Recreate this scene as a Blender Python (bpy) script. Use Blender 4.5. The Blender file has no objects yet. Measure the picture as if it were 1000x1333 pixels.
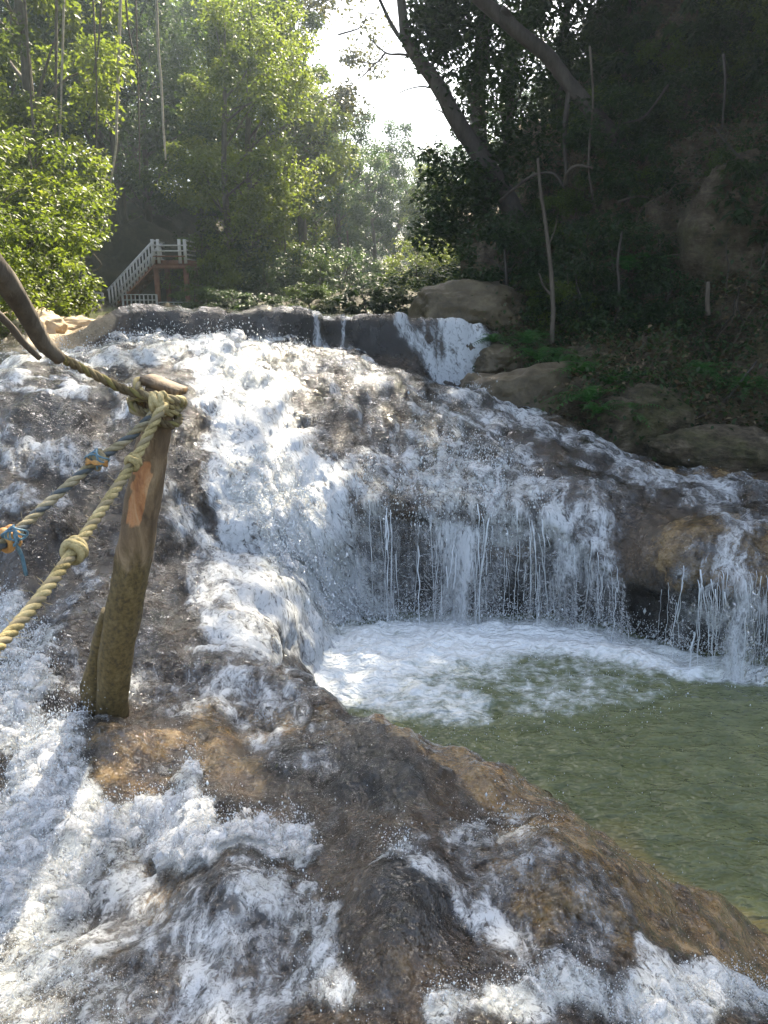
import bpy, math, random
import numpy as np
from mathutils import Vector, Matrix

sc = bpy.context.scene
# ------------------------------------------------------------------ camera, sky, sun, exposure
F_PX, PITCH, H = 1010.0, math.radians(15.8), 2.75      # focal length in photo pixels, downward tilt, eye above the pool
cam_d = bpy.data.cameras.new('camera'); cam = bpy.data.objects.new('camera', cam_d)
sc.collection.objects.link(cam); sc.camera = cam
cam.location = (0, 0, H); cam.rotation_euler = (math.pi/2 - PITCH, 0, 0)
cam_d.sensor_fit = 'VERTICAL'; cam_d.sensor_height = 36; cam_d.sensor_width = 27
cam_d.lens = F_PX/1333*36; cam_d.clip_start = .05; cam_d.clip_end = 3000

SUN_EL, SUN_AZ = math.radians(48), math.radians(14)    # azimuth clockwise from straight ahead
world = bpy.data.worlds.new('World'); sc.world = world; world.use_nodes = True
wn = world.node_tree.nodes; wl = world.node_tree.links
sky = wn.new('ShaderNodeTexSky'); sky.sky_type = 'NISHITA'; sky.sun_disc = False
sky.sun_elevation = SUN_EL; sky.sun_rotation = SUN_AZ; sky.dust_density = 3.0; sky.ozone_density = .4
hs = wn.new('ShaderNodeHueSaturation'); hs.inputs['Saturation'].default_value = .82; wl.new(sky.outputs[0], hs.inputs['Color']); wl.new(hs.outputs[0], wn['Background'].inputs[0]); wn['Background'].inputs[1].default_value = .11
sd = bpy.data.lights.new('sun', 'SUN'); sd.energy = 5.0; sd.angle = math.radians(.5); sd.color = (1, .89, .70)
so = bpy.data.objects.new('sun', sd); sc.collection.objects.link(so)
sdir = Vector((math.sin(SUN_AZ)*math.cos(SUN_EL), math.cos(SUN_AZ)*math.cos(SUN_EL), math.sin(SUN_EL)))
so.rotation_euler = (-sdir).to_track_quat('-Z', 'Y').to_euler(); so.location = (0, 0, 60)
sc.view_settings.view_transform = 'Standard'; sc.view_settings.look = 'None'
sc.view_settings.exposure = 2.05; sc.view_settings.gamma = 1; sc.view_settings.use_curve_mapping = False
sc.render.engine = 'CYCLES'
cy = sc.cycles
cy.use_denoising = True; cy.max_bounces = 8; cy.transparent_max_bounces = 10
cy.diffuse_bounces = 3; cy.glossy_bounces = 3; cy.transmission_bounces = 6; cy.volume_bounces = 1
cy.sample_clamp_indirect = 4; cy.caustics_reflective = False; cy.caustics_refractive = False

COL = sc.collection
rng = np.random.default_rng(7)
# ------------------------------------------------------------------ helpers
SP, CP = math.sin(PITCH), math.cos(PITCH)
def S_of(y):
    b = np.asarray(y, float) - 666
    return (F_PX*SP + b*CP)/(F_PX*CP - b*SP)
def y_of(D, z):
    s = (H - z)/D
    return 666 + F_PX*(s*CP - SP)/(CP + s*SP)
def X_of(x, y, D):
    return D*(np.asarray(x, float) - 500)/(F_PX*CP - (np.asarray(y, float) - 666)*SP)
def P(x, y, D):
    """world point seen at photo pixel x, y at ground distance D"""
    return Vector((float(X_of(x, y, D)), float(D), float(H - S_of(y)*D)))
def PZ(x, D, z):
    return Vector((float(X_of(x, y_of(D, z), D)), float(D), float(z)))

def pchip(xk, yk, x):
    """monotone cubic; yk (..., K)"""
    xk = np.asarray(xk, float); yk = np.asarray(yk, float)
    h = np.diff(xk); d = np.diff(yk, axis=-1)/h
    m = np.zeros_like(yk)
    a, b = d[..., :-1], d[..., 1:]
    same = a*b > 0
    m[..., 1:-1] = np.where(same, 2*a*b/np.where(same, a + b, 1), 0)
    m[..., 0] = d[..., 0]; m[..., -1] = d[..., -1]
    x = np.clip(x, xk[0], xk[-1])
    i = np.clip(np.searchsorted(xk, x, side='right') - 1, 0, len(xk) - 2)
    t = (x - xk[i])/h[i]; t2 = t*t; t3 = t2*t
    return (yk[..., i]*(2*t3 - 3*t2 + 1) + m[..., i]*h[i]*(t3 - 2*t2 + t) + yk[..., i + 1]*(3*t2 - 2*t3) + m[..., i + 1]*h[i]*(t3 - t2))

_perm = np.random.default_rng(3).permutation(256); _perm = np.concatenate([_perm, _perm, _perm])
_g = np.random.default_rng(4).normal(size=(256, 3)); _g /= np.linalg.norm(_g, axis=1)[:, None]
def noise(p):
    """gradient noise, p (..., 3) -> about -1..1"""
    sh = p.shape[:-1]; p = p.reshape(-1, 3)
    pi = np.floor(p).astype(np.int64); f = p - pi; pi &= 255
    u = f*f*f*(f*(f*6 - 15) + 10); out = np.zeros(len(p))
    for dx in (0, 1):
        for dy in (0, 1):
            for dz in (0, 1):
                hsh = _perm[_perm[_perm[(pi[:, 0] + dx) & 255] + ((pi[:, 1] + dy) & 255)] + ((pi[:, 2] + dz) & 255)]
                g = _g[hsh]
                dot = g[:, 0]*(f[:, 0] - dx) + g[:, 1]*(f[:, 1] - dy) + g[:, 2]*(f[:, 2] - dz)
                w = (u[:, 0] if dx else 1 - u[:, 0])*(u[:, 1] if dy else 1 - u[:, 1])*(u[:, 2] if dz else 1 - u[:, 2])
                out += w*dot
    return (out*1.6).reshape(sh)
def fbm(p, o=4, gain=.5):
    a, s, r = 1., 1., 0.
    for k in range(o):
        r = r + a*noise(p*s + 17.3*k); a *= gain; s *= 2.03
    return r
def ridged(p, o=3):
    a, s, r, n = 1., 1., 0., 0.
    for k in range(o):
        r = r + a*(1 - np.abs(noise(p*s + 9.1*k))); n += a; a *= .55; s *= 2.1
    return r/n
def sstep(a, b, x):
    t = np.clip((x - a)/(b - a), 0, 1); return t*t*(3 - 2*t)
def brush(px, py, strokes):
    """soft strokes on a surface; each (value, [(x, y, halfwidth), ...])"""
    keep = np.ones_like(px)
    for val, pts in strokes:
        best = np.zeros_like(px)
        if len(pts) == 1: pts = [pts[0], (pts[0][0] + .1, pts[0][1], pts[0][2])]
        for (x0, y0, w0), (x1, y1, w1) in zip(pts[:-1], pts[1:]):
            dx, dy = x1 - x0, y1 - y0
            t = np.clip(((px - x0)*dx + (py - y0)*dy)/(dx*dx + dy*dy), 0, 1)
            d = np.hypot(px - x0 - t*dx, py - y0 - t*dy)/(w0 + t*(w1 - w0))
            best = np.maximum(best, sstep(1.25, .35, d))
        keep *= 1 - val*best
    return 1 - keep

def mesh_np(name, verts, faces, mat=None, smooth=True, attrs=None, uv=None):
    """faces (n, 3) or (n, 4) int array"""
    verts = np.ascontiguousarray(verts, np.float32); faces = np.ascontiguousarray(faces, np.int32)
    me = bpy.data.meshes.new(name)
    n, k = faces.shape
    me.vertices.add(len(verts)); me.vertices.foreach_set('co', verts.ravel())
    me.loops.add(n*k); me.loops.foreach_set('vertex_index', faces.ravel())
    me.polygons.add(n); me.polygons.foreach_set('loop_start', np.arange(0, n*k, k, dtype=np.int32))
    me.update(calc_edges=True)
    if smooth: me.polygons.foreach_set('use_smooth', np.ones(n, bool))
    for an, av in (attrs or {}).items():
        av = np.asarray(av, np.float32)
        at = me.attributes.new(an, 'FLOAT', 'POINT'); at.data.foreach_set('value', av.ravel())
    if uv is not None:
        l = me.uv_layers.new(name='flow'); l.data.foreach_set('uv', np.asarray(uv, np.float32)[faces.ravel()].ravel())
    if mat: me.materials.append(mat)
    return me
def link(name, me, parent=None, loc=None):
    o = bpy.data.objects.new(name, me); COL.objects.link(o)
    if parent: o.parent = parent
    if loc is not None: o.location = loc
    return o
def tag(o, label=None, cat=None, group=None, kind=None):
    for k, v in (('label', label), ('category', cat), ('group', group), ('kind', kind)):
        if v: o[k] = v
    return o
def empty(name, loc, label=None, cat=None, group=None):
    o = bpy.data.objects.new(name, None); COL.objects.link(o); o.location = loc; o.empty_display_size = .1
    return tag(o, label, cat, group)
def grid_faces(nr, nc):
    i = np.arange(nr*nc).reshape(nr, nc)
    return np.stack([i[:-1, :-1], i[:-1, 1:], i[1:, 1:], i[1:, :-1]], -1).reshape(-1, 4)
def grid_normals(V):
    du = np.gradient(V, axis=1); dv = np.gradient(V, axis=0)
    n = np.cross(du, dv); n /= np.linalg.norm(n, axis=-1, keepdims=True) + 1e-12
    return n

class MB:
    """collects tubes, boxes and raw arrays into one mesh"""
    def __init__(s): s.v = []; s.f3 = []; s.n = 0; s.at = []
    def add(s, v, f, at=0.):
        v = np.asarray(v, float); f = np.asarray(f, int)
        if f.shape[1] == 4: f = np.concatenate([f[:, [0, 1, 2]], f[:, [0, 2, 3]]])
        s.v.append(v); s.f3.append(f + s.n); s.n += len(v)
        s.at.append(np.broadcast_to(np.asarray(at, float), (len(v),)))
    def tube(s, pts, rad, sides=6, at=0., cap=True, lump=0., seed=0):
        pts = np.asarray([tuple(p) for p in pts], float); m = len(pts)
        rad = np.broadcast_to(np.asarray(rad, float), (m,))
        t = np.gradient(pts, axis=0); t /= np.linalg.norm(t, axis=1)[:, None] + 1e-12
        ref = np.array([0, 0, 1.]) if abs(t[0, 2]) < .9 else np.array([1., 0, 0])
        a = np.cross(t[0], ref); a /= np.linalg.norm(a)
        A = [a]
        for k in range(1, m):
            a = A[-1] - t[k]*np.dot(A[-1], t[k]); a /= np.linalg.norm(a) + 1e-12; A.append(a)
        A = np.array(A); B = np.cross(t, A)
        th = np.arange(sides)*2*math.pi/sides
        ring = np.cos(th)[None, :, None]*A[:, None] + np.sin(th)[None, :, None]*B[:, None]
        rr = rad[:, None, None]*np.ones((m, sides, 1))
        if lump:
            q = pts[:, None]*6 + ring*1.4 + seed
            rr = rr*(1 + lump*noise(q)[..., None] + lump*.5*noise(q*2.7 + 4)[..., None])
        V = (pts[:, None] + ring*rr).reshape(-1, 3)
        i = np.arange(m*sides).reshape(m, sides); j = np.roll(i, -1, 1)
        Fq = np.stack([i[:-1], j[:-1], j[1:], i[1:]], -1).reshape(-1, 4)
        if cap:
            V = np.concatenate([V, pts[:1], pts[-1:]])
            c0, c1 = m*sides, m*sides + 1
            f3 = np.concatenate([np.stack([j[0], i[0], np.full(sides, c0)], -1), np.stack([i[-1], j[-1], np.full(sides, c1)], -1)])
            Fq3 = np.concatenate([Fq[:, [0, 1, 2]], Fq[:, [0, 2, 3]], f3])
        else: Fq3 = Fq
        if np.ndim(at) == 1: at = np.concatenate([np.repeat(at, sides), [at[0], at[-1]] if cap else []])
        s.add(V, Fq3, at)
    def box(s, c, half, rot=None, at=0.):
        v = np.array([[x, y, z] for x in (-1, 1) for y in (-1, 1) for z in (-1, 1)], float)*np.asarray(half)
        if rot is not None: v = v @ np.array(rot).T
        f = [[0, 1, 3, 2], [4, 6, 7, 5], [0, 4, 5, 1], [2, 3, 7, 6], [0, 2, 6, 4], [1, 5, 7, 3]]
        s.add(v + np.asarray(tuple(c)), f, at)
    def beam(s, a, b, w, h=None, at=0.):
        a = Vector(a); b = Vector(b); d = b - a
        q = d.to_track_quat('Z', 'X').to_matrix()
        s.box((a + b)/2, (w/2, (h or w)/2, d.length/2), q, at)
    def build(s, name, mat, parent=None, smooth=True, loc=None, an='tint'):
        v = np.concatenate(s.v); f = np.concatenate(s.f3); at = np.concatenate(s.at)
        if loc is not None: v = v - np.asarray(tuple(loc))
        elif parent is not None: v = v - np.asarray(tuple(parent.location))
        return link(name, mesh_np(name, v, f, mat, smooth, {an: at}), parent, loc)

def curve_pts(pts, n):
    """smooth path through points"""
    pts = np.asarray([tuple(p) for p in pts], float); m = len(pts)
    q = np.concatenate([[2*pts[0] - pts[1]], pts, [2*pts[-1] - pts[-2]]])
    out = []
    for u in np.linspace(0, m - 1, n):
        i = min(int(u), m - 2); t = u - i; a, b, c, d = q[i:i + 4]
        out.append(.5*(2*b + (c - a)*t + (2*a - 5*b + 4*c - d)*t*t + (3*b - a - 3*c + d)*t**3))
    return np.array(out)

# ------------------------------------------------------------------ materials
class NT:
    def __init__(s, name):
        s.m = bpy.data.materials.new(name); s.m.use_nodes = True; s.t = s.m.node_tree
        s.bsdf = s.t.nodes['Principled BSDF']; s.out = s.t.nodes['Material Output']
    def n(s, kind, **kw):
        nd = s.t.nodes.new('ShaderNode' + kind)
        for k, v in kw.items():
            if k.startswith('i_'): nd.inputs[k[2:].replace('_', ' ')].default_value = v
            else: setattr(nd, k, v)
        return nd
    def l(s, a, b): s.t.links.new(a, b)
    def attr(s, name): return s.n('Attribute', attribute_name=name).outputs['Fac']
    def pos(s): return s.n('NewGeometry').outputs['Position']
    def objco(s): return s.n('TexCoord').outputs['Object']
    def noise(s, co, scale, detail=4, rough=.55, dist=0., out='Fac'):
        nd = s.n('TexNoise', i_Scale=scale, i_Detail=detail, i_Roughness=rough, i_Distortion=dist)
        s.l(co, nd.inputs['Vector']); return nd.outputs[out]
    def scale(s, co, v):
        nd = s.n('Mapping'); nd.inputs['Scale'].default_value = v; s.l(co, nd.inputs['Vector']); return nd.outputs[0]
    def math(s, op, a, b=None, clamp=False):
        nd = s.n('Math', operation=op, use_clamp=clamp)
        for i, v in enumerate((a, b)):
            if v is None: continue
            if hasattr(v, 'links'): s.l(v, nd.inputs[i])
            else: nd.inputs[i].default_value = v
        return nd.outputs[0]
    def rng(s, v, a, b, c=0., d=1.):
        nd = s.n('MapRange'); nd.interpolation_type = 'SMOOTHSTEP'
        s.l(v, nd.inputs[0])
        for i, q in enumerate((a, b, c, d)): nd.inputs[i + 1].default_value = q
        return nd.outputs[0]
    def ramp(s, f, stops):
        nd = s.n('ValToRGB'); e = nd.color_ramp.elements
        while len(e) < len(stops): e.new(.5)
        for k, (p, c) in zip(e, stops): k.position = p; k.color = (*c, 1)
        s.l(f, nd.inputs[0]); return nd.outputs[0]
    def mix(s, f, a, b, mode='MIX'):
        nd = s.n('Mix', data_type='RGBA', blend_type=mode)
        for v, i in ((f, 0), (a, 6), (b, 7)):
            if hasattr(v, 'links'): s.l(v, nd.inputs[i])
            else: nd.inputs[i].default_value = v if i == 0 else (*v, 1)
        return nd.outputs[2]
    def bump(s, h, strength, dist, normal=None):
        nd = s.n('Bump'); nd.inputs['Strength'].default_value = strength; nd.inputs['Distance'].default_value = dist
        s.l(h, nd.inputs['Height'])
        if normal is not None: s.l(normal, nd.inputs['Normal'])
        return nd.outputs[0]
    def set(s, **kw):
        for k, v in kw.items():
            i = s.bsdf.inputs[k.replace('_', ' ')]
            if hasattr(v, 'links'): s.l(v, i)
            else: i.default_value = (*v, 1) if isinstance(v, tuple) else v
        return s.m

def mat_rock():
    t = NT('wet travertine'); p = t.pos()
    big = t.noise(p, 1.6, 5, .6); mid = t.noise(p, 7, 6, .65); fine = t.noise(p, 45, 5, .7)
    v = t.n('TexVoronoi', i_Scale=34.); t.l(p, v.inputs['Vector'])
    base = t.ramp(t.math('ADD', t.math('MULTIPLY', big, .5), t.math('MULTIPLY', mid, .5)),
                  [(.34, (.012, .008, .005)), (.46, (.045, .027, .013)), (.57, (.095, .060, .031)), (.72, (.17, .118, .07))])
    gold_sun = t.ramp(t.math('ADD', t.math('MULTIPLY', mid, .6), t.math('MULTIPLY', fine, .4)), [(.36, (.03, .017, .007)), (.45, (.13, .072, .022)), (.55, (.30, .19, .07)), (.68, (.46, .33, .16))])
    gm = t.rng(t.math('ADD', t.attr('gold_sun'), t.math('MULTIPLY', t.math('SUBTRACT', mid, .5), 2.0)), .3, .9)
    c = t.mix(gm, base, gold_sun)
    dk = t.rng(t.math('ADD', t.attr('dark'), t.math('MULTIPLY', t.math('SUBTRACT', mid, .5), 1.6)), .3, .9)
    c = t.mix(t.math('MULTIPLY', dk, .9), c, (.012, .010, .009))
    sand = t.ramp(mid, [(.3, (.25, .18, .10)), (.7, (.48, .37, .24))])
    c = t.mix(t.rng(t.attr('dry'), .3, .7), c, sand)
    c = t.mix(t.math('MULTIPLY', t.rng(fine, .48, .7), .6), c, (.012, .009, .006), 'MIX')
    c = t.mix(t.math('MULTIPLY', t.rng(t.noise(p, 110, 3, .7), .6, .75), .35), c, (.30, .25, .19))
    v2 = t.n('TexVoronoi', i_Scale=75.); t.l(p, v2.inputs['Vector'])
    fine = t.math('ADD', fine, t.math('MULTIPLY', v2.outputs['Distance'], .3))
    hgt = t.math('ADD', t.math('MULTIPLY', fine, .6), t.math('ADD', t.math('MULTIPLY', v.outputs['Distance'], .35), t.math('MULTIPLY', mid, .8)))
    r = t.math('ADD', t.math('MULTIPLY', mid, .3), t.math('MULTIPLY', t.attr('dry'), .5))
    rip = t.math('ADD', t.noise(p, 16, 1, .5, .6), t.math('MULTIPLY', t.noise(p, 55, 1, .5), .35))
    return t.set(Base_Color=c, Roughness=t.math('ADD', r, .10), Normal=t.bump(hgt, 1., .04), Specular_IOR_Level=.5,
                 Coat_Weight=t.math('SUBTRACT', 1., t.attr('dry'), True), Coat_Roughness=.05, Coat_IOR=1.45, Coat_Normal=t.bump(rip, 1., .05))

def mat_foam(name='white water', gain=1.0, wisp=0.):
    t = NT(name); p = t.pos()
    fl = t.n('UVMap', uv_map='flow').outputs[0]
    a = t.attr('foam')
    wv = t.n('VectorMath', operation='SCALE'); t.l(fl, wv.inputs[0]); wv.inputs['Scale'].default_value = 1.
    wn_ = t.n('TexNoise', i_Scale=3.2, i_Detail=3.); t.l(wv.outputs[0], wn_.inputs['Vector'])
    w1 = t.n('VectorMath', operation='SUBTRACT'); t.l(wn_.outputs['Color'], w1.inputs[0]); w1.inputs[1].default_value = (.5, .5, .5)
    w2 = t.n('VectorMath', operation='SCALE', i_Scale=.18); t.l(w1.outputs[0], w2.inputs[0])
    w3 = t.n('VectorMath', operation='ADD'); t.l(wv.outputs[0], w3.inputs[0]); t.l(w2.outputs[0], w3.inputs[1])
    q = w3.outputs[0]
    def rid(scale, st, dist, lo, hi, det=2):
        n = t.noise(t.scale(q, st), scale, det, .6, dist)
        r = t.math('SUBTRACT', 1., t.math('ABSOLUTE', t.math('MULTIPLY', t.math('SUBTRACT', n, .5), 4.4)))
        return t.rng(r, lo, hi), n
    if wisp: f1, na = rid(1, (10, 9, 1), 1.2, .5, 1., 3); f2, nb = rid(1, (26, 23, 1), 1.0, .5, 1., 3); f3, nc = rid(1, (60, 56, 1), .6, .5, 1.)
    else: f1, na = rid(1, (9, 7, 1), 1.2, .5, 1., 3); f2, nb = rid(1, (22, 17, 1), 1.0, .5, 1., 3); f3, nc = rid(1, (48, 33, 1), .8, .55, 1.)
    big = t.noise(t.scale(q, (3.2, 2.2, 1)), 1, 4, .65)
    sp = t.noise(q, 80, 3, .75)
    aa = t.math('ADD', a, t.math('MULTIPLY', t.math('SUBTRACT', big, .5), 1.3))
    veil = t.math('MULTIPLY', t.rng(aa, .3, 1.05, 0, 1.), t.rng(t.math('ADD', t.math('MULTIPLY', na, .5), t.math('MULTIPLY', nb, .5)), .36, .62, .15, 1.15))
    fil = t.math('ADD', t.math('ADD', t.math('MULTIPLY', f1, .46), t.math('MULTIPLY', f2, .48)), t.math('MULTIPLY', f3, .30))
    fil = t.math('MULTIPLY', fil, t.rng(aa, .1, .85, 0, 1.))
    spk = t.math('MULTIPLY', t.rng(sp, .62, .74), t.rng(aa, .15, .7, 0, .7))
    fil = t.math('MULTIPLY', fil, t.rng(a, .03, .2)); veil = t.math('MULTIPLY', veil, t.rng(a, .03, .2)); spk = t.math('MULTIPLY', spk, t.rng(a, .03, .2))
    al = t.math('ADD', t.math('ADD', veil, fil), spk)
    if wisp: al = t.math('MULTIPLY', al, t.rng(t.math('ADD', a, t.math('MULTIPLY', t.math('SUBTRACT', nb, .5), 1.2)), .15, .8))
    al = t.math('MULTIPLY', al, gain, True)
    hgt = t.math('ADD', t.math('ADD', t.math('MULTIPLY', f1, .6), t.math('MULTIPLY', f2, .4)), t.math('ADD', t.math('MULTIPLY', f3, .25), t.math('MULTIPLY', sp, .25)))
    bm = t.bump(hgt, .3 if wisp else .65, .03)
    t.set(Base_Color=(.72, .715, .71) if wisp else (.78, .80, .80), Roughness=.3, Normal=bm, Specular_IOR_Level=.5)
    va = t.n('VectorMath', operation='SCALE', i_Scale=.45 if wisp else .8); t.l(bm, va.inputs[0])
    vb = t.n('VectorMath', operation='ADD'); t.l(va.outputs[0], vb.inputs[0]); vb.inputs[1].default_value = (0, -.25, .6)
    vc = t.n('VectorMath', operation='NORMALIZE'); t.l(vb.outputs[0], vc.inputs[0]); t.l(vc.outputs[0], t.bsdf.inputs['Normal'])
    tl = t.n('BsdfTranslucent'); tl.inputs[0].default_value = (.85, .88, .9, 1)
    m1 = t.n('MixShader', i_Fac=.3); t.l(t.bsdf.outputs[0], m1.inputs[1]); t.l(tl.outputs[0], m1.inputs[2])
    tr = t.n('BsdfTransparent'); tr.inputs[0].default_value = (.96, .96, .95, 1)
    gl = t.n('BsdfGlossy', i_Roughness=.1); rb = t.bump(t.math('ADD', t.noise(p, 18, 1, .5, .6), t.math('MULTIPLY', t.noise(p, 60, 1, .5), .3)), 1., .04); t.l(rb, gl.inputs['Normal'])
    fr = t.n('Fresnel', i_IOR=1.33); t.l(rb, fr.inputs['Normal'])
    m0 = t.n('MixShader'); t.l(t.math('MULTIPLY', fr.outputs[0], t.rng(a, .02, .25)), m0.inputs[0])
    if not wisp: t.l(tr.outputs[0], m0.inputs[1]); t.l(gl.outputs[0], m0.inputs[2])
    else: m0 = tr
    m2 = t.n('MixShader'); t.l(al, m2.inputs[0]); t.l(m0.outputs[0], m2.inputs[1]); t.l(m1.outputs[0], m2.inputs[2])
    t.l(m2.outputs[0], t.out.inputs[0])
    return t.m

def mat_pool():
    t = NT('green pool water'); p = t.pos()
    f = t.attr('foam')
    n1 = t.noise(t.scale(p, (5, 9, 5)), 1, 2, .5, .6); n2 = t.noise(p, 26, 4, .65); n3 = t.noise(t.scale(p, (20, 34, 20)), 1, 1, .5, .4)
    r1 = t.math('SUBTRACT', 1., t.math('ABSOLUTE', t.math('MULTIPLY', t.math('SUBTRACT', t.noise(t.scale(p, (7, 11, 7)), 1, 4, .6, 1.2), .5), 4.)))
    al = t.rng(t.math('ADD', f, t.math('ADD', t.math('MULTIPLY', t.math('SUBTRACT', r1, .5), .35), t.math('MULTIPLY', t.math('SUBTRACT', n2, .5), .7))), .28, 1.15)
    murk = t.ramp(n1, [(.3, (.090, .105, .046)), (.7, (.158, .172, .082))])
    murk = t.mix(t.rng(f, .05, .6, 0, .6), murk, (.22, .26, .20))
    murk = t.mix(t.rng(t.attr('shallow'), .1, .9), murk, (.20, .17, .07))
    c = t.mix(al, murk, (.80, .82, .80))
    h = t.math('ADD', t.math('MULTIPLY', n1, 1.), t.math('MULTIPLY', n3, .45))
    return t.set(Base_Color=c, Roughness=t.rng(al, 0, 1, .04, .5), Normal=t.bump(h, 1., .07), IOR=1.33, Specular_IOR_Level=.55)

def mat_simple(name, stops, scale=6, rough=.6, bump=.4, bd=.02, stretch=None, spec=.4, attr=None):
    t = NT(name); p = t.objco()
    if stretch: p = t.scale(p, stretch)
    nz = t.noise(p, scale, 6, .65); f2 = t.noise(p, scale*6, 4, .7)
    f = t.math('ADD', t.math('MULTIPLY', nz, .7), t.math('MULTIPLY', f2, .3))
    if attr: f = t.math('ADD', f, t.math('MULTIPLY', t.math('SUBTRACT', t.attr('tint'), .5), attr))
    n = len(stops); c = t.ramp(f, [(.3 + .4*i/max(1, n - 1), s) for i, s in enumerate(stops)])
    return t.set(Base_Color=c, Roughness=rough, Normal=t.bump(f, bump, bd), Specular_IOR_Level=spec)

def mat_leaf(name, dark, mid, light, trans=.45, gloss=.25):
    t = NT(name)
    oi = t.n('ObjectInfo').outputs['Random']
    f = t.math('ADD', t.math('MULTIPLY', t.attr('tint'), .8), t.math('MULTIPLY', oi, .2))
    c = t.ramp(f, [(.1, dark), (.55, mid), (.95, light)])
    t.set(Base_Color=c, Roughness=.45, Specular_IOR_Level=gloss)
    tl = t.n('BsdfTranslucent')
    t.l(t.mix(.6, c, (1.6, 1.7, .5), 'MULTIPLY'), tl.inputs[0])
    m = t.n('MixShader', i_Fac=trans); t.l(t.bsdf.outputs[0], m.inputs[1]); t.l(tl.outputs[0], m.inputs[2])
    t.l(m.outputs[0], t.out.inputs[0]); return t.m

M = {}
M['rock'] = mat_rock(); M['foam'] = mat_foam(gain=.84); M['mist'] = mat_foam('flying white water', .62, 1.); M['pool'] = mat_pool()
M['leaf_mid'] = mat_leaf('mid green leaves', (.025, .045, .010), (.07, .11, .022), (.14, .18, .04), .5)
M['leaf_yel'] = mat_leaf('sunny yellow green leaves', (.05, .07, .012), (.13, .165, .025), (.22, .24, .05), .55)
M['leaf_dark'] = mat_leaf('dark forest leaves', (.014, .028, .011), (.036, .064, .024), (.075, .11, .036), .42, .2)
M['leaf_blue'] = mat_leaf('cool green leaves', (.022, .042, .018), (.055, .095, .035), (.10, .15, .055), .5)
M['leaf_fern'] = mat_leaf('fern leaves', (.018, .055, .014), (.04, .12, .028), (.075, .19, .045), .45)
M['leaf_olive'] = mat_leaf('olive dry leaves', (.035, .035, .012), (.085, .08, .025), (.16, .14, .05), .4)
M['bark'] = mat_simple('grey brown bark', [(.04, .03, .022), (.10, .08, .058), (.19, .16, .12)], 5, .85, .8, .04, (1, 1, .25))
M['bark_dark'] = mat_simple('dark damp bark', [(.025, .02, .016), (.06, .048, .038), (.10, .085, .07)], 5, .8, .8, .04, (1, 1, .25))
M['bark_pale'] = mat_simple('pale vine bark', [(.20, .17, .13), (.38, .34, .28), (.55, .50, .43)], 12, .8, .5, .01)
M['soil'] = mat_simple('dark forest soil', [(.015, .013, .007), (.04, .034, .016), (.075, .062, .032)], 1.6, .9, .9, .12)
def mat_bank():
    t = NT('mossy bank rock'); p = t.pos(); n1 = t.noise(p, 1.3, 6, .7); n2 = t.noise(p, 6, 6, .7); n3 = t.noise(t.scale(p, (1, 1, 3)), 9, 5, .7, .8)
    c = t.ramp(t.math('ADD', t.math('MULTIPLY', n2, .6), t.math('MULTIPLY', n3, .4)), [(.33, (.03, .022, .014)), (.47, (.10, .075, .046)), (.58, (.20, .155, .10)), (.7, (.34, .28, .20))])
    c = t.mix(t.rng(n1, .45, .65, 0, .75), c, t.ramp(n2, [(.35, (.03, .032, .01)), (.6, (.11, .105, .035))]))
    return t.set(Base_Color=c, Roughness=.8, Normal=t.bump(t.math('ADD', n2, n3), 1., .10), Specular_IOR_Level=.3)
M['bankrock'] = mat_bank()
M['sandrock'] = mat_simple('sunlit tan rock', [(.28, .20, .12), (.42, .32, .2), (.55, .44, .3)], 3, .85, .6, .04)
M['brownrock'] = mat_simple('brown river rock', [(.035, .026, .015), (.10, .076, .042), (.19, .15, .085)], 3.5, .6, .8, .05)

# ------------------------------------------------------------------ the travertine river bed and cascade
def feature_surface(feats, xs, segrows, smooth_px=14):
    """feats: list of {x: (y, D)} or {x: ('z', D, z)}; lofts columns of the river bed through them"""
    Dk, Zk = [], []
    for ft in feats:
        kx = sorted(ft); d = []; z = []
        for x in kx:
            q = ft[x]
            if q[0] == 'z': d.append(q[1]); z.append(q[2])
            else: d.append(q[1]); z.append(H - S_of(q[0])*q[1])
        Dk.append(pchip(kx, d, xs)); Zk.append(pchip(kx, z, xs))
    Dk = np.array(Dk).T; Zk = np.array(Zk).T                     # (ncol, K)
    # smooth along x on an even spacing
    ex = np.arange(xs[0], xs[-1] + 1, 2.0); g = np.exp(-.5*(np.arange(-30, 31)*2/smooth_px)**2); g /= g.sum()
    for A in (Dk, Zk):
        for k in range(A.shape[1]):
            e = np.interp(ex, xs, A[:, k]); e = np.convolve(np.pad(e, 30, mode='edge'), g, 'valid'); A[:, k] = np.interp(xs, ex, e)
    ts = np.concatenate([np.linspace(i, i + 1, n, endpoint=False) for i, n in enumerate(segrows)] + [[len(segrows)]])
    Ds = pchip(np.arange(Dk.shape[1]), Dk, ts).T; Zs = pchip(np.arange(Zk.shape[1]), Zk, ts).T   # (nrow, ncol)
    ys = y_of(np.maximum(Ds, .3), Zs)
    Xs = X_of(xs[None, :], ys, Ds)
    return np.stack([Xs, Ds, Zs], -1), np.broadcast_to(xs[None, :], Xs.shape), ys

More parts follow.
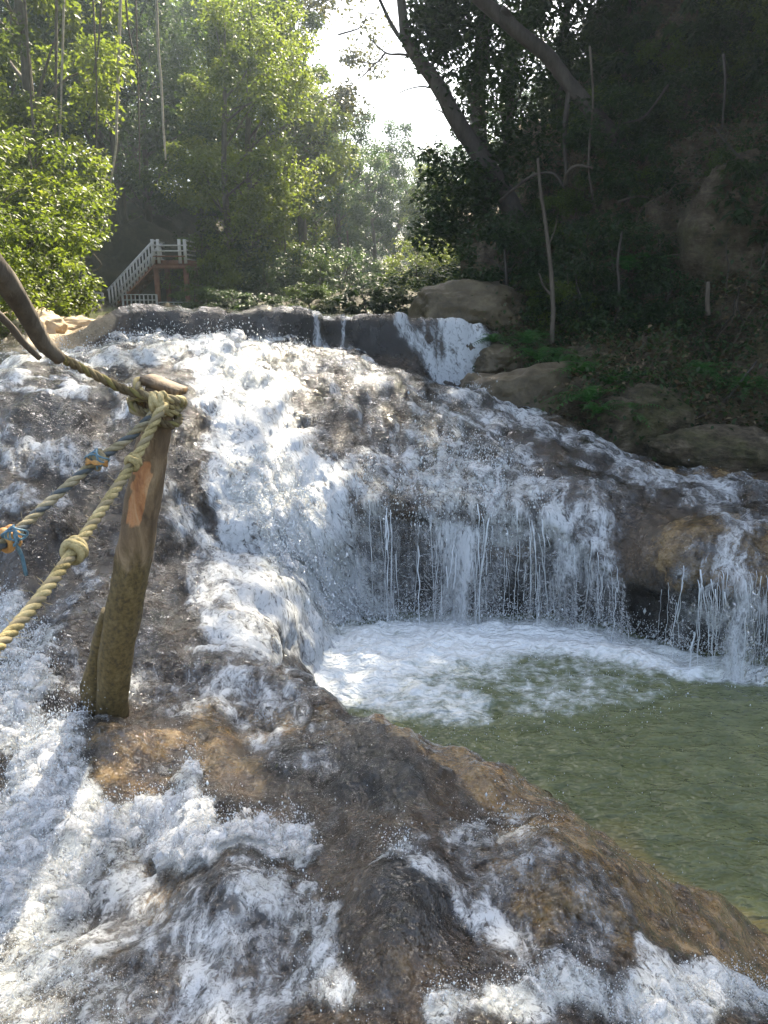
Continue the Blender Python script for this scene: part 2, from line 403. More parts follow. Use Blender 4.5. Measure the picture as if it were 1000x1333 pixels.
Z = lambda d, z: ('z', d, z)
FE = [
 {-700: Z(.7, 1.1), 0: Z(.7, 1.1), 500: Z(.7, 1.12), 1000: Z(.7, .95), 1700: Z(.7, .6)},
 {-700: Z(1.5, .95), 0: Z(1.5, .93), 300: Z(1.5, .97), 500: Z(1.5, 1.03), 800: Z(1.5, .97), 1000: Z(1.5, .85), 1700: Z(1.5, .3)},
 {-700: Z(2.1, .85), 0: Z(2.1, .80), 200: Z(2.15, .82), 400: Z(2.2, .86), 530: Z(2.15, 1.0), 620: Z(2.15, .95), 720: Z(2.1, .98), 800: Z(2.05, .90), 900: Z(2.0, .72), 1000: Z(2.0, .52), 1700: Z(2.0, .0)},
 {-700: Z(3.3, .70), 0: (945, 3.3), 150: (930, 3.45), 300: (900, 3.75), 390: (888, 3.95), 430: (912, 3.75), 500: (930, 3.5), 600: (975, 3.18), 700: (1040, 2.85), 800: (1100, 2.6), 900: (1160, 2.48), 1000: (1215, 2.45), 1700: Z(2.4, -.2)},
 {-700: Z(3.9, .8), 0: (870, 3.85), 200: (860, 4.0), 300: (815, 4.5), 340: (852, 4.45), 375: Z(4.5, .1), 405: Z(4.25, -.12), 500: Z(3.9, -.15), 700: Z(3.2, -.15), 900: Z(2.85, -.2), 1000: Z(2.85, -.25), 1700: Z(2.8, -.5)},
 {-700: Z(4.4, .9), 0: (800, 4.5), 100: (790, 4.6), 200: (775, 4.85), 300: (750, 5.35), 370: (790, 5.35), 410: Z(5.5, .2), 440: Z(5.6, -.1), 520: Z(5.6, -.4), 1000: Z(4.5, -.5), 1700: Z(4.2, -.6)},
 {-700: Z(5.2, 1.0), 0: (700, 5.2), 100: (700, 5.4), 200: (700, 5.6), 270: (716, 6.0), 330: (722, 6.15), 400: (752, 6.22), 440: (795, 6.3), 480: Z(6.4, -.05), 520: Z(6.42, -.05), 600: Z(6.45, -.1), 700: Z(6.36, -.1), 800: Z(6.15, -.1), 900: Z(5.7, -.1), 1000: Z(5.55, -.1), 1700: Z(5.2, -.1)},
 {-700: Z(5.4, 1.1), 0: (660, 5.45), 100: (660, 5.6), 200: (655, 5.9), 270: (690, 6.12), 330: (690, 6.2), 400: (705, 6.35), 460: (700, 6.5), 520: Z(6.44, .6), 600: Z(6.47, .62), 700: Z(6.38, .58), 800: Z(6.17, .33), 900: Z(5.66, .36), 1000: Z(5.52, .38), 1700: Z(5.2, .3)},
 {-700: Z(5.8, 1.35), 0: (620, 5.8), 100: (620, 6.0), 200: (610, 6.3), 300: (640, 6.45), 400: (650, 6.6), 470: (660, 6.45), 520: (668, 6.35), 600: (672, 6.32), 700: (676, 6.22), 760: (710, 6.1), 800: (748, 5.95), 850: (765, 5.7), 900: (768, 5.42), 1000: (772, 5.32), 1700: Z(4.9, .4)},
 {-700: Z(6.8, 1.8), 0: (530, 6.8), 100: (530, 7.0), 200: (535, 7.2), 300: (555, 7.3), 400: (560, 7.6), 500: (585, 7.35), 600: (605, 7.0), 700: (620, 6.9), 800: (645, 6.6), 880: (690, 5.95), 940: (692, 5.85), 1000: (690, 5.9), 1700: Z(5.8, .9)},
 {-700: Z(8, 2.1), 0: (470, 8.2), 100: (462, 8.5), 200: (456, 9.0), 300: (452, 9.3), 400: (454, 9.6), 470: (464, 9.8), 530: (480, 9.9), 570: (500, 10.0), 650: (530, 9.9), 740: (556, 9.6), 790: (585, 9.3), 830: (600, 9.0), 900: (612, 8.6), 1000: (624, 8.1), 1700: Z(7, .9)},
 {-700: Z(9, 2.1), 0: Z(9.0, 2.05), 200: Z(9.6, 2.05), 400: Z(10.2, 1.98), 500: Z(10.6, 1.78), 570: Z(10.8, 1.42), 650: Z(10.7, 1.2), 740: Z(10.2, .85), 830: Z(9.6, .72), 1000: Z(8.8, .78), 1700: Z(7.6, .8)},
 {-700: Z(9.6, 2.15), 0: Z(9.8, 2.15), 110: (450, 10.1), 160: (450, 10.4), 300: (448, 10.65), 400: (450, 11.2), 500: (466, 11.85), 570: (500, 12.0), 640: (516, 12.0), 700: Z(11.6, 1.0), 830: Z(10.6, .7), 1000: Z(9.6, .75), 1700: Z(8.2, .75)},
 {-700: Z(10.2, 2.3), 0: Z(10.4, 2.3), 90: (430, 10.3), 130: (418, 10.4), 180: (402, 10.7), 270: (398, 10.9), 340: (399, 11.1), 400: (405, 11.5), 430: (412, 11.9), 470: (406, 12.1), 520: (410, 12.2), 560: (416, 12.3), 630: (428, 12.3), 680: Z(12.3, 1.9), 830: Z(11.6, .6), 1000: Z(10.6, .7), 1700: Z(9, .7)},
 {-700: Z(13, 2.2), 0: Z(13, 2.1), 400: Z(14, 1.9), 630: Z(14, 1.8), 1000: Z(13, .5), 1700: Z(12, .5)},
 {-700: Z(42, 2.), 400: Z(42, 1.9), 1000: Z(36, 1.), 1700: Z(30, .5)},
]
xs = np.concatenate([np.arange(-700, -20, 9.), np.arange(-20, 1020, 1.65), np.arange(1020, 1701, 9.)])
ROWS = [16, 104, 88, 44, 44, 44, 40, 30, 40, 66, 76, 8, 8, 40, 10, 16]
V0, PX, PY = feature_surface(FE, xs, ROWS[:len(FE) - 1])
n0 = grid_normals(V0)
# lumps, ribs and pits of the travertine
sc_far = np.clip(V0[..., 1]/5, .5, 1.6)[..., None]
dsp = .085*fbm(V0*1.3, 3) + .030*fbm(V0*np.array([5., 5, 3]), 3) + .011*(ridged(V0*9, 4) - .6) + .004*fbm(V0*22, 3)*(V0[..., 1] < 6)
bump_list = [(530, 1190, 75, .10), (700, 1110, 80, .05), (360, 1060, 60, -.05), (150, 1150, 120, -.07), (300, 1180, 70, .07), (620, 985, 60, .03), (440, 1010, 60, -.03), (940, 720, 75, .05), (770, 580, 35, .05), (200, 480, 50, .05), (60, 560, 60, .06), (60, 700, 50, .05), (130, 640, 40, -.06)]
for bx, by, br, ba in bump_list:
    dsp += ba*np.exp(-((PX - bx)**2 + (PY - by)**2)/br**2*1.2)
dsp *= np.clip(V0[..., 1]/2.2, .45, 1.3)
VR = V0 + n0*dsp[..., None]
nr_, nc_ = PX.shape
gold_sun = brush(PX, PY, [(.6, [(150, 1000, 60), (420, 960, 50)]), (.97, [(490, 925, 16), (600, 970, 30), (650, 1005, 40), (740, 1080, 56), (850, 1160, 56), (1000, 1240, 60)]), (.7, [(680, 1120, 70)]), (.6, [(280, 930, 40), (360, 935, 30)]),
    (.6, [(720, 1180, 60), (850, 1230, 60)]), (.45, [(560, 1240, 60)]), (.5, [(190, 1130, 70)]), (.85, [(900, 720, 60), (980, 720, 60)]), (.8, [(840, 606, 9), (1000, 628, 12)]), (.55, [(780, 575, 18), (820, 596, 8)])])  # golden algae tone, with sunlight on ridge and right dome painted into it
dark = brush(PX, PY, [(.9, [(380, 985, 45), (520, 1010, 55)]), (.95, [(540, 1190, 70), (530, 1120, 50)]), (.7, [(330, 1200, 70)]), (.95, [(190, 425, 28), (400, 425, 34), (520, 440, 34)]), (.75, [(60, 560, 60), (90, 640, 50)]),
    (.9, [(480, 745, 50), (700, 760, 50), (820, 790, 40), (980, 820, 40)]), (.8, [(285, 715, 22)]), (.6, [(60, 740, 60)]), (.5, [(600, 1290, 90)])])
dry = brush(PX, PY, [(.95, [(60, 440, 30), (100, 436, 24), (140, 420, 14)])])
dry *= (V0[..., 1] > 9.2)
uacc = np.concatenate([np.zeros((nr_, 1)), np.cumsum(np.linalg.norm(np.diff(V0, axis=1), axis=-1), 1)], 1)
vacc = np.concatenate([np.zeros((1, nc_)), np.cumsum(np.linalg.norm(np.diff(V0, axis=0), axis=-1), 0)], 0)
near = np.clip(6.2/V0[..., 1], .8, 2.4)
ds_ = np.linalg.norm(np.diff(V0, axis=0), axis=-1)
vn = np.concatenate([np.zeros((1, nc_)), np.cumsum(ds_*.5*(near[1:] + near[:-1]), 0)], 0); vn = vn - .85*vn[:, nc_//2:nc_//2 + 1]*0
U = V0[..., 0]; UVF = np.stack([U*near, vn], -1)

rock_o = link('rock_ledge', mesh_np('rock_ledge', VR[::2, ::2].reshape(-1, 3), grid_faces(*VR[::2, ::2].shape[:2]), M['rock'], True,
              {'gold_sun': gold_sun[::2, ::2], 'dark': dark[::2, ::2], 'dry': dry[::2, ::2]}))
tag(rock_o, 'wet brown travertine rock forming the stepped river bed under the waterfall', kind='structure')

# ---- white water sheets lying on the rock
STROKES = [
 (.97, [(290, 452, 55), (315, 520, 66), (350, 610, 80), (400, 700, 85), (450, 765, 80), (480, 820, 60)]),
 (.55, [(260, 470, 25), (285, 620, 30), (310, 700, 26)]),
 (.30, [(420, 470, 60), (500, 520, 70), (580, 580, 100), (640, 630, 80)]),
 (.38, [(470, 630, 60), (580, 640, 55), (690, 655, 50), (770, 690, 45)]),
 (.2, [(600, 530, 40), (720, 590, 45), (820, 640, 45)]),
 (.42, [(650, 535, 12), (760, 585, 16), (860, 618, 16), (1000, 645, 22)]),
 (.25, [(860, 640, 25), (960, 665, 22), (1010, 690, 20)]), (.26, [(700, 700, 55), (800, 715, 30)]),
 (.08, [(800, 660, 60), (900, 680, 60)]), (.42, [(945, 715, 55), (940, 770, 60)]),
 (.62, [(0, 482, 18), (80, 468, 16), (170, 466, 20), (250, 460, 24)]), (.45, [(150, 500, 12), (155, 560, 16), (140, 600, 22)]),
 (.55, [(0, 510, 18), (60, 520, 14), (110, 510, 12)]), (.42, [(0, 590, 22), (70, 600, 22), (120, 590, 25)]), (.4, [(0, 660, 18), (80, 650, 18)]),
 (.6, [(20, 790, 34), (40, 880, 45)]), (.35, [(120, 740, 22), (90, 820, 24)]),
 (.4, [(215, 640, 26), (260, 740, 40), (310, 830, 40)]), (.68, [(310, 740, 40), (380, 800, 42), (430, 860, 45)]), (.55, [(250, 790, 30), (340, 870, 34)]),
 (.8, [(-20, 930, 50), (50, 970, 66), (90, 1040, 80), (40, 1120, 90)]), (.75, [(90, 1030, 50), (200, 1070, 46), (300, 1090, 42), (380, 1110, 30)]), (.6, [(180, 1060, 40), (270, 1035, 26)]),
 (.5, [(0, 1150, 100), (20, 1260, 110), (90, 1330, 110)]), (.45, [(150, 1180, 90), (260, 1200, 70), (330, 1280, 70)]), (.55, [(330, 1160, 24), (400, 1200, 36), (420, 1290, 50)]), (.55, [(250, 1300, 70)]),
 (.45, [(500, 1130, 26), (560, 1140, 24), (585, 1190, 16)]), (.4, [(640, 1070, 26), (690, 1080, 24)]), (.62, [(560, 1290, 40), (640, 1300, 45), (760, 1310, 50), (1000, 1320, 46)]), (.5, [(620, 1190, 30), (700, 1250, 40)]), (.6, [(850, 1260, 40), (980, 1290, 30)]),
 (.35, [(250, 900, 60), (400, 960, 60)]), (.3, [(600, 1120, 70), (760, 1200, 60)]), (.45, [(-300, 900, 200), (-300, 1200, 200)]),
]
WX = PX + np.clip(V0[..., 1]/3, .0, 1)**-.4*(26*fbm(V0*np.array([2.2, 2.2, 2.2]), 4)) ; WY = PY + 24*fbm(V0*2.4 + 31, 4)
UPPER = [(.98, [(588, 424, 20), (606, 440, 30), (616, 470, 34), (626, 512, 38)]), (.8, [(615, 425, 12), (632, 470, 12)]), (.95, [(522, 414, 10), (545, 450, 13), (590, 505, 22)]), (.5, [(560, 418, 22), (580, 470, 14)]),
 (.85, [(404, 404, 4), (412, 425, 4), (418, 450, 6)]), (.6, [(445, 408, 3), (445, 460, 4)]), (.75, [(150, 455, 7), (260, 452, 8), (330, 450, 12), (400, 452, 8), (470, 462, 7)]), (.15, [(190, 425, 30), (400, 425, 34), (520, 440, 30)])]
WXn, WYn = np.where(V0[..., 1] < 4.2, PX + 46*fbm(V0*3.2, 4), WX), np.where(V0[..., 1] < 4.2, PY + 46*fbm(V0*3.2 + 31, 4), WY)
W = brush(WXn, WYn, STROKES)
W = np.maximum(W, np.where(V0[..., 1] < 4.0, np.clip(.12 - .2*gold_sun, .02, .2), 0.) + .15*sstep(330, 230, PX)*(V0[..., 1] > 3.6)*(V0[..., 1] < 9) + .07*sstep(300, 420, PX)*(V0[..., 1] > 5.2)*(V0[..., 1] < 10.0))
xi = np.stack([U*near, vn, np.zeros_like(U)], -1)
def patt(off, aniso, k):
    q = xi*np.array([1., aniso, 1.])*k + off
    w = q + .55*np.stack([noise(q*.9 + 5), noise(q*.9 + 11), np.zeros_like(U)], -1)
    return w
lace = ridged(patt(0, .6, 8.), 3); streak = fbm(patt(3, .14, 16.), 3)*.5 + .5; blot = fbm(patt(7, .7, 3.), 4)*.5 + .5
mask0 = .55*lace + .28*streak + .45*blot                               # about .4 .. 1.1
rowi = np.arange(nr_)[:, None]; up_rows = rowi >= sum(ROWS[:12])
W = np.where(up_rows, brush(PX + 5*noise(V0*3), PY, UPPER)*np.clip(.50 + .55*(fbm(np.stack([U*7, vn*.7, U*0], -1), 3)*.5 + .5) + .35*sstep(570, 610, PX), 0, 1.05), W*sstep(sum(ROWS[:12]) + 1, sum(ROWS[:12]) - 8, rowi + 0*PX))
foam = np.clip(W*.92 + (mask0 - .72)*1.0*sstep(.02, .4, W), 0, 1)

n1 = grid_normals(VR)
def sheet(name, lift, amp, fo, keep, mat, label):
    spl = fbm(patt(21 + lift*40, .7, 5.), 4, .42)
    h = lift + amp*fo*(.7 + .15*lace + .55*np.clip(spl, -.8, 1.2)) - .008*(fo < .02)
    h *= np.clip(V0[..., 1]/5., .5, 1.15)
    Vw = VR + n1*h[..., None]
    Vw[..., 2] += .3*np.maximum(h, 0)*fo
    idx = np.full(nr_*nc_, -1); f = grid_faces(nr_, nc_)
    f = f[(keep.ravel()[f]).any(1)]
    used = np.unique(f); idx[used] = np.arange(len(used)); f = idx[f]
    o = link(name, mesh_np(name, Vw.reshape(-1, 3)[used], f, mat, True, {'foam': fo.ravel()[used]}, UVF.reshape(-1, 2)[used]))
    return tag(o, label, kind='structure')
inview = (PX > -60) & (PX < 1060) & (V0[..., 1] > 1.1) & (V0[..., 1] < 12.6)
sheet('cascade_water', .007, .028, foam, inview & (W > .05), M['foam'], 'white water streaming down over the wet brown rock steps')
SPLASH = brush(WXn, WYn, [(.75, [(-20, 930, 50), (50, 970, 70), (90, 1040, 84), (40, 1120, 90)]), (.9, [(90, 1030, 50), (200, 1070, 46), (300, 1090, 46), (380, 1110, 30)]), (.6, [(180, 1060, 40), (270, 1035, 26)]),
  (.4, [(0, 1150, 100), (20, 1260, 110), (90, 1330, 110)]), (.35, [(340, 1160, 34), (420, 1220, 46), (430, 1300, 60)]), (.5, [(560, 1290, 46), (640, 1300, 50), (760, 1310, 56), (1000, 1320, 50)]), (.4, [(640, 1070, 26), (690, 1080, 24)]), (.5, [(530, 1130, 40)]),
  (.75, [(300, 458, 20), (330, 490, 40)]), (.6, [(340, 620, 50), (380, 700, 60), (430, 770, 60), (480, 830, 50)]), (.4, [(560, 560, 70), (640, 620, 60)]), (.35, [(480, 640, 50), (700, 670, 40)]), (.7, [(615, 490, 16), (628, 512, 20)]), (.6, [(150, 456, 10), (390, 454, 10)]), (.4, [(0, 480, 20), (200, 465, 20)]), (.6, [(20, 800, 36), (40, 880, 45)]), (.2, [(860, 620, 24), (1000, 650, 26)])])
foam2 = np.clip(SPLASH*1.05 - .15 + .75*fbm(patt(31, .9, 5.), 5, .6), 0, 1)*sstep(.15, .5, SPLASH)
foam3 = np.clip(SPLASH*1.0 - .35 + .85*fbm(patt(47, .9, 6.), 5, .6), 0, 1)*sstep(.25, .7, SPLASH)
sheet('splashing_water', .018, .045, foam2, inview & (foam2 > .02), M['mist'], 'splashing white water leaping above the rock steps')
sheet('splashing_water', .04, .065, foam3, inview & (foam3 > .02), M['mist'], 'highest thrown white water above the rock steps')
# veil of water falling from the lip in front of the dark recess
lip = sum(ROWS[:8]); ci = np.where((xs > 462) & (xs < 1012))[0]; cxs = xs[ci]; lr = (lip + 3 + 6*noise(np.stack([cxs/30, cxs*0, cxs*0], -1))).astype(int)
p0 = VR[lr, ci] + n1[lr, ci]*.03; m = 90; t_ = np.linspace(0, 1, m)[:, None]
cu = p0[:, 0]*1.
ruf = .03*fbm(np.stack([cu*4, cu*0, cu*0], -1), 3)[None] + .02*noise(np.stack([np.broadcast_to(cu*9, (m, len(cu))), t_*3 + 0*cu, 0*t_ + 0*cu], -1))
Vc = np.stack([p0[None, :, 0] + 0*t_, p0[None, :, 1] - .02 - .10*np.sqrt(t_) + ruf*t_**.5, p0[None, :, 2]*(1 - t_**1.15) + .005], -1)
dens = .58 + .7*fbm(np.stack([cu*2.2, cu*0 + 3, cu*0], -1), 3) - .75*np.exp(-((cxs - 848)/42)**4)
dens -= .2*sstep(880, 900, cxs)
dens -= .2*np.exp(-((cxs - 510)/30)**2)
fc = np.clip(dens[None]*(1 - .35*t_) + .16*noise(np.stack([np.broadcast_to(cu*6, (m, len(cu))), t_*2 + 0*cu, 0*t_ + 0*cu], -1)) , 0, .85)*sstep(0, .18, t_ + 0*cu)
uvc = np.stack([np.broadcast_to(cu*1.5, fc.shape), np.broadcast_to(t_*.5 + p0[None, :, 2]*.0, fc.shape)], -1)
vo = link('falling_water', mesh_np('falling_water', Vc.reshape(-1, 3), grid_faces(m, len(ci)), M['foam'], True, {'foam': fc}, uvc.reshape(-1, 2)))
tag(vo, 'lacy veil of water falling from the rock lip into the green pool', kind='structure')

# ---- the green pool
px_ = np.concatenate([np.arange(330, 1030, 2.2), np.arange(1030, 1701, 12.)]); py_ = np.concatenate([np.arange(770, 1240, 2.0), np.arange(1240, 1500, 12.)])
gx, gy = np.meshgrid(px_, py_)
Dg = H/S_of(gy); Vp = np.stack([X_of(gx, gy, Dg), Dg, np.zeros_like(Dg)], -1)
pf = brush(gx, gy, [(.98, [(390, 870, 50), (470, 850, 50), (560, 835, 42), (700, 828, 28), (800, 840, 24), (900, 868, 22), (1000, 880, 14), (1100, 880, 14)]), (.5, [(430, 890, 40), (540, 880, 34), (640, 862, 32)]),
   (.55, [(400, 890, 30), (480, 905, 36), (560, 915, 30), (620, 925, 26)]), (.18, [(520, 920, 40), (640, 915, 50), (760, 900, 40)]), (.35, [(700, 890, 60), (850, 890, 40)])])
q = np.stack([Vp[..., 0], Vp[..., 1], np.zeros_like(Dg)], -1)
pm = np.clip(.5*ridged(q*np.array([4., 6, 1]) + .4*fbm(q*3, 2)[..., None], 3) + .3*fbm(q*9, 3) + .3, 0, 1.2)
pfoam = np.clip((pm - .62)*.9 + (pf - .5)*1.25 + .42, 0, 1)*sstep(.05, .3, pf)
Vp[..., 2] = .020*fbm(q*np.array([2.2, 3.2, 1]), 3) + .012*fbm(q*np.array([6, 9., 1]) + 4, 3) + pfoam*(.015 + .03*np.clip(fbm(q*6 + 3, 3), -.4, 1)) + .05*sstep(.6, 1, pf)*np.clip(.5 + fbm(q*2.5 + 9, 4), 0, 1.5)
shal = brush(gx, gy, [(.9, [(700, 1060, 20), (830, 1130, 26), (930, 1190, 24), (1000, 1215, 20)]), (.5, [(800, 1100, 50)])])
po = link('pool_water', mesh_np('pool_water', Vp.reshape(-1, 3), grid_faces(*gx.shape), M['pool'], True, {'foam': pfoam, 'shallow': shal}))
tag(po, 'murky green plunge pool with white foam under the falls', kind='structure')
# upper pool behind the crest
uq = np.array([[X_of(-60, 400, 13.), 13., 2.26], [X_of(640, 400, 12.6), 12.6, 2.18], [X_of(620, 395, 34), 34, 2.28], [X_of(60, 395, 34), 34, 2.28]])
up = link('upper_pool_water', mesh_np('upper_pool_water', uq, np.array([[0, 1, 2, 3]]), M['pool'], False, {'foam': np.zeros(4), 'shallow': np.zeros(4)}))
tag(up, 'calm upper pool behind the crest of the falls', kind='structure')
gnd = link('ground', mesh_np('ground', np.array([[-1500, -1500, -1.4], [1500, -1500, -1.4], [1500, 1500, -1.4], [-1500, 1500, -1.4]]), np.array([[0, 1, 2, 3]]), M['soil'], False))
tag(gnd, 'forest ground reaching away', kind='structure')

# ---- banks
def bank(name, feats, xs, rows, mat, amp, label):
    V, bx, by = feature_surface(feats, xs, rows, 20)
    n = grid_normals(V)
    fade = np.clip(V[..., 1]/10, .4, 2.)
    d = amp*(fbm(V*.55 + 4, 4)*.9 + .5*(ridged(V*np.array([1.1, 1.1, 2.0]), 4) - .6) + .12*fbm(V*5, 3))*fade
    V = V + n*d[..., None]
    o = link(name, mesh_np(name, V.reshape(-1, 3), grid_faces(*bx.shape), mat, True)); tag(o, label, kind='structure')
    return V.reshape(-1, 3), bx.ravel(), y_of(V[..., 1], V[..., 2]).ravel()
RB = [
 {600: Z(13.2, 1.6), 650: Z(11.6, .9), 700: Z(10.6, .7), 760: Z(10.0, .6), 850: Z(9.2, .5), 1000: Z(8.5, .5), 1400: Z(7, .4), 2600: Z(4, .4)},
 {600: Z(14., 2.2), 650: (452, 12.3), 700: (490, 11.4), 760: (508, 10.8), 850: (540, 10.0), 1000: (560, 9.3), 1400: Z(7.8, 1.4), 2600: Z(4.6, 1.4)},
 {600: Z(15, 2.9), 650: (405, 14), 700: (430, 13), 850: (440, 11.8), 1000: (430, 11.2), 1400: Z(9, 2.6), 2600: Z(6, 2.8)},
 {600: Z(18, 3.2), 650: (350, 17), 700: (320, 16.5), 850: (280, 14.5), 1000: (240, 13), 1400: Z(11, 6), 2600: Z(8, 7)},
 {600: Z(26, 3.8), 650: (300, 24), 700: (230, 22), 850: (80, 18), 1000: (0, 15.5), 1400: Z(14, 11), 2600: Z(10, 12)},
 {600: Z(40, 6), 650: Z(38, 7), 700: Z(34, 9), 850: Z(30, 13), 1000: Z(27, 15), 1400: Z(24, 18), 2600: Z(20, 20)},
 {600: Z(400, 40), 1000: Z(400, 60), 2600: Z(300, 60)}]
RBV = bank('right_bank', RB, np.concatenate([np.arange(600, 1040, 3.), np.arange(1040, 2600, 24.)]), [24, 40, 60, 60, 30, 10], M['bankrock'], .55, 'steep dark right bank of rock and soil')
LB = [
 {-2400: Z(4, 1.2), -400: Z(7.4, 1.9), 0: Z(9.2, 1.9), 120: Z(13, 2.0), 200: Z(22, 2.0), 300: Z(24, 2.0), 480: Z(20, 2.05), 700: Z(20, 1.9)},
 {-2400: Z(5, 2.2), -400: Z(9, 2.6), 0: Z(11, 2.35), 120: Z(28.6, 2.1), 200: Z(29.6, 2.1), 300: Z(30, 2.5), 480: Z(32, 2.65), 700: Z(34, 2.7)},
 {-2400: Z(9, 5), -400: Z(14, 5), 0: Z(18, 3.2), 120: Z(31.5, 4.4), 200: Z(32, 4.4), 300: Z(34, 3.3), 480: Z(38, 3.0), 700: Z(40, 3.)},
 {-2400: Z(16, 11), -400: Z(28, 11), 0: Z(34, 8), 120: Z(40, 7), 300: Z(46, 7), 480: Z(60, 4.5), 700: Z(60, 4.5)},
 {-2400: Z(300, 60), -400: Z(400, 60), 300: Z(400, 45), 480: Z(500, 25), 700: Z(500, 25)}]
LBV = bank('left_bank', LB, np.concatenate([np.arange(-2400, -40, 30.), np.arange(-40, 700, 5.)]), [20, 30, 30, 10], M['soil'], .3, 'shaded forest floor of the left bank')

# ------------------------------------------------------------------ falling strands and flying drops
ms = MB()
for k in range(130):
    px = float(np.clip(rng.choice([505, 560, 600, 640, 690, 700, 745, 790, 905, 925, 950, 975, 990]) + rng.normal(0, 14), 470, 1010))
    c = int(np.argmin(abs(xs - px))); r = lip + (int(rng.integers(2, 16)) if px > 860 else int(rng.integers(-8, 10)))
    p0 = VR[r, c] + n1[r, c]*.03
    t0 = 0 if rng.random() < .45 else rng.uniform(0, .6); t1 = 1 if rng.random() < .5 else rng.uniform(t0 + .15, 1)
    m = 16; t = np.linspace(t0, min(1, t1), m); ph = rng.uniform(0, 9)
    slant = rng.normal(.0, .05) + (.06 if 690 < px < 760 else 0)
    wob = .014*noise(np.stack([t*7 + ph, t*0 + k*.7, t*0], -1)) + slant*t
    pts = np.stack([p0[0] + wob, p0[1] - .03 - rng.uniform(.06, .17)*np.sqrt(t), p0[2] - (p0[2] - .01)*t**1.15], -1)
    rad = np.exp(rng.normal(-5.95, .45))*(1.1 - .5*t)*np.clip(.9 + 1.1*noise(np.stack([t*9 + k, t*0 + ph, t*0], -1)), .15, 2.2)*p0[1]/6
    ms.tube(pts, np.maximum(rad, .0008), 4, cap=False)
M['strand'] = NT('falling water threads').set(Base_Color=(.80, .84, .87), Roughness=.12, Alpha=.8, Specular_IOR_Level=.6)
st = ms.build('water_threads', M['strand']); tag(st, 'thin threads of water falling from the rock lip into the pool', kind='stuff')

oct_v = np.array([[1, 0, 0], [-1, 0, 0], [0, 1, 0], [0, -1, 0], [0, 0, 1], [0, 0, -1.]]); oct_f = np.array([[0, 2, 4], [2, 1, 4], [1, 3, 4], [3, 0, 4], [2, 0, 5], [1, 2, 5], [3, 1, 5], [0, 3, 5]])
wgt = (foam2**.7*inview*(.15 + SPLASH)*np.where(V0[..., 1] > 7.5, .25, 1)).ravel(); wgt = wgt/wgt.sum()
N = 52000
pick = rng.choice(len(wgt), N, p=wgt)
base = VR.reshape(-1, 3)[pick]; nn = n1.reshape(-1, 3)[pick]
Dd = base[:, 1]
hgt = rng.exponential(.05, N)*np.clip(Dd/4, .5, 1.2)
pos = base + nn*hgt[:, None] + np.stack([rng.normal(0, .02, N), rng.normal(0, .02, N), np.abs(rng.normal(0, .05, N))], -1)*np.clip(Dd/4, .4, 1.2)[:, None]
# drops over the foot of the falls
N2 = 6000; cx = rng.uniform(400, 1000, N2); cc = np.searchsorted(xs, cx); b2 = VR[sum(ROWS[:6]), np.clip(cc, 0, nc_ - 1)].copy()
b2[:, 1] -= np.abs(rng.normal(.12, .14, N2)); b2[:, 2] = np.abs(rng.normal(0, .10, N2)) + .02; b2[:, 0] += rng.normal(0, .05, N2)
# white beads on the near rock and bubbles on the pool, added as sun glints
okb = np.where((inview & (V0[..., 1] < 5.2) & (V0[..., 1] > 1.3) & (V0[..., 2] > .03)).ravel())[0]
okb = okb[rng.random(len(okb)) < sstep(-.15, .5, fbm(V0.reshape(-1, 3)[okb]*2.5, 3)) + .12]
pk = rng.choice(okb, 3000); b3 = VR.reshape(-1, 3)[pk] + n1.reshape(-1, 3)[pk]*.008
okp = np.where((pf.ravel() > .0) | (rng.random(pf.size) < .05))[0]; okp = okp[(Vp.reshape(-1, 3)[okp, 1] < 7) & (gx.ravel()[okp] < 1050)]
b4 = Vp.reshape(-1, 3)[rng.choice(okp, 2600)] + np.array([0, 0, .002])
pos = np.concatenate([pos, b2, b3, b4]); rad = np.exp(rng.normal(-6.15, .45, len(pos)))*np.clip(pos[:, 1]/4, .45, 1.5)
rad[-5600:-2600] *= .6; rad[-2600:] *= .8
stretch = np.stack([np.ones(len(pos)), np.ones(len(pos)), rng.uniform(1, 2.4, len(pos))], -1)
dv = (pos[:, None] + oct_v[None]*rad[:, None, None]*stretch[:, None]).reshape(-1, 3)
df = (oct_f[None] + 6*np.arange(len(pos))[:, None, None]).reshape(-1, 3)
dr = link('water_drops_glints', mesh_np('water_drops_glints', dv, df, M['strand'], True)); tag(dr, 'flying drops of spray above the white water, and white beads as sun glints', kind='stuff')

# ------------------------------------------------------------------ boulders
def boulder(c, size, mat, label, seed, rot=0., group=None, flat=.0):
    import bmesh
    bm = bmesh.new(); bmesh.ops.create_icosphere(bm, subdivisions=5, radius=1)
    v = np.array([x.co[:] for x in bm.verts]); f = np.array([[q.index for q in p.verts] for p in bm.faces]); bm.free()
    n = v.copy()
    d = 1 + .24*fbm(v*1.1 + seed*3.1, 3) + .22*(ridged(v*np.array([1.6, 1.6, 3.2]) + seed, 5) - .6) + .05*fbm(v*7 + seed, 4)
    v = np.sign(v)*np.abs(v)**.85*d[:, None]*np.asarray(size)
    c_, s_ = math.cos(rot), math.sin(rot); v = v @ np.array([[c_, s_, 0], [-s_, c_, 0], [0, 0, 1]])
    o = link('boulder', mesh_np('boulder', v, f, mat, True), None, c)
    return tag(o, label, 'rock', group)
boulder(P(612, 408, 13.6), (.95, .8, .5), M['brownrock'], 'broad brown boulder beside the top of the right-hand upper fall', 1)
boulder(P(652, 472, 12.0), (.36, .4, .24), M['brownrock'], 'small brown boulder touching the right edge of the upper fall', 2)
boulder(P(700, 530, 11.0), (1.15, .6, .55), M['brownrock'], 'long smooth brown rock below the bright green ferns', 3, .35)
boulder(P(838, 560, 10.0), (.62, .6, .52), M['bankrock'], 'rounded pale ribbed rock at the end of the fern row', 4, .2)
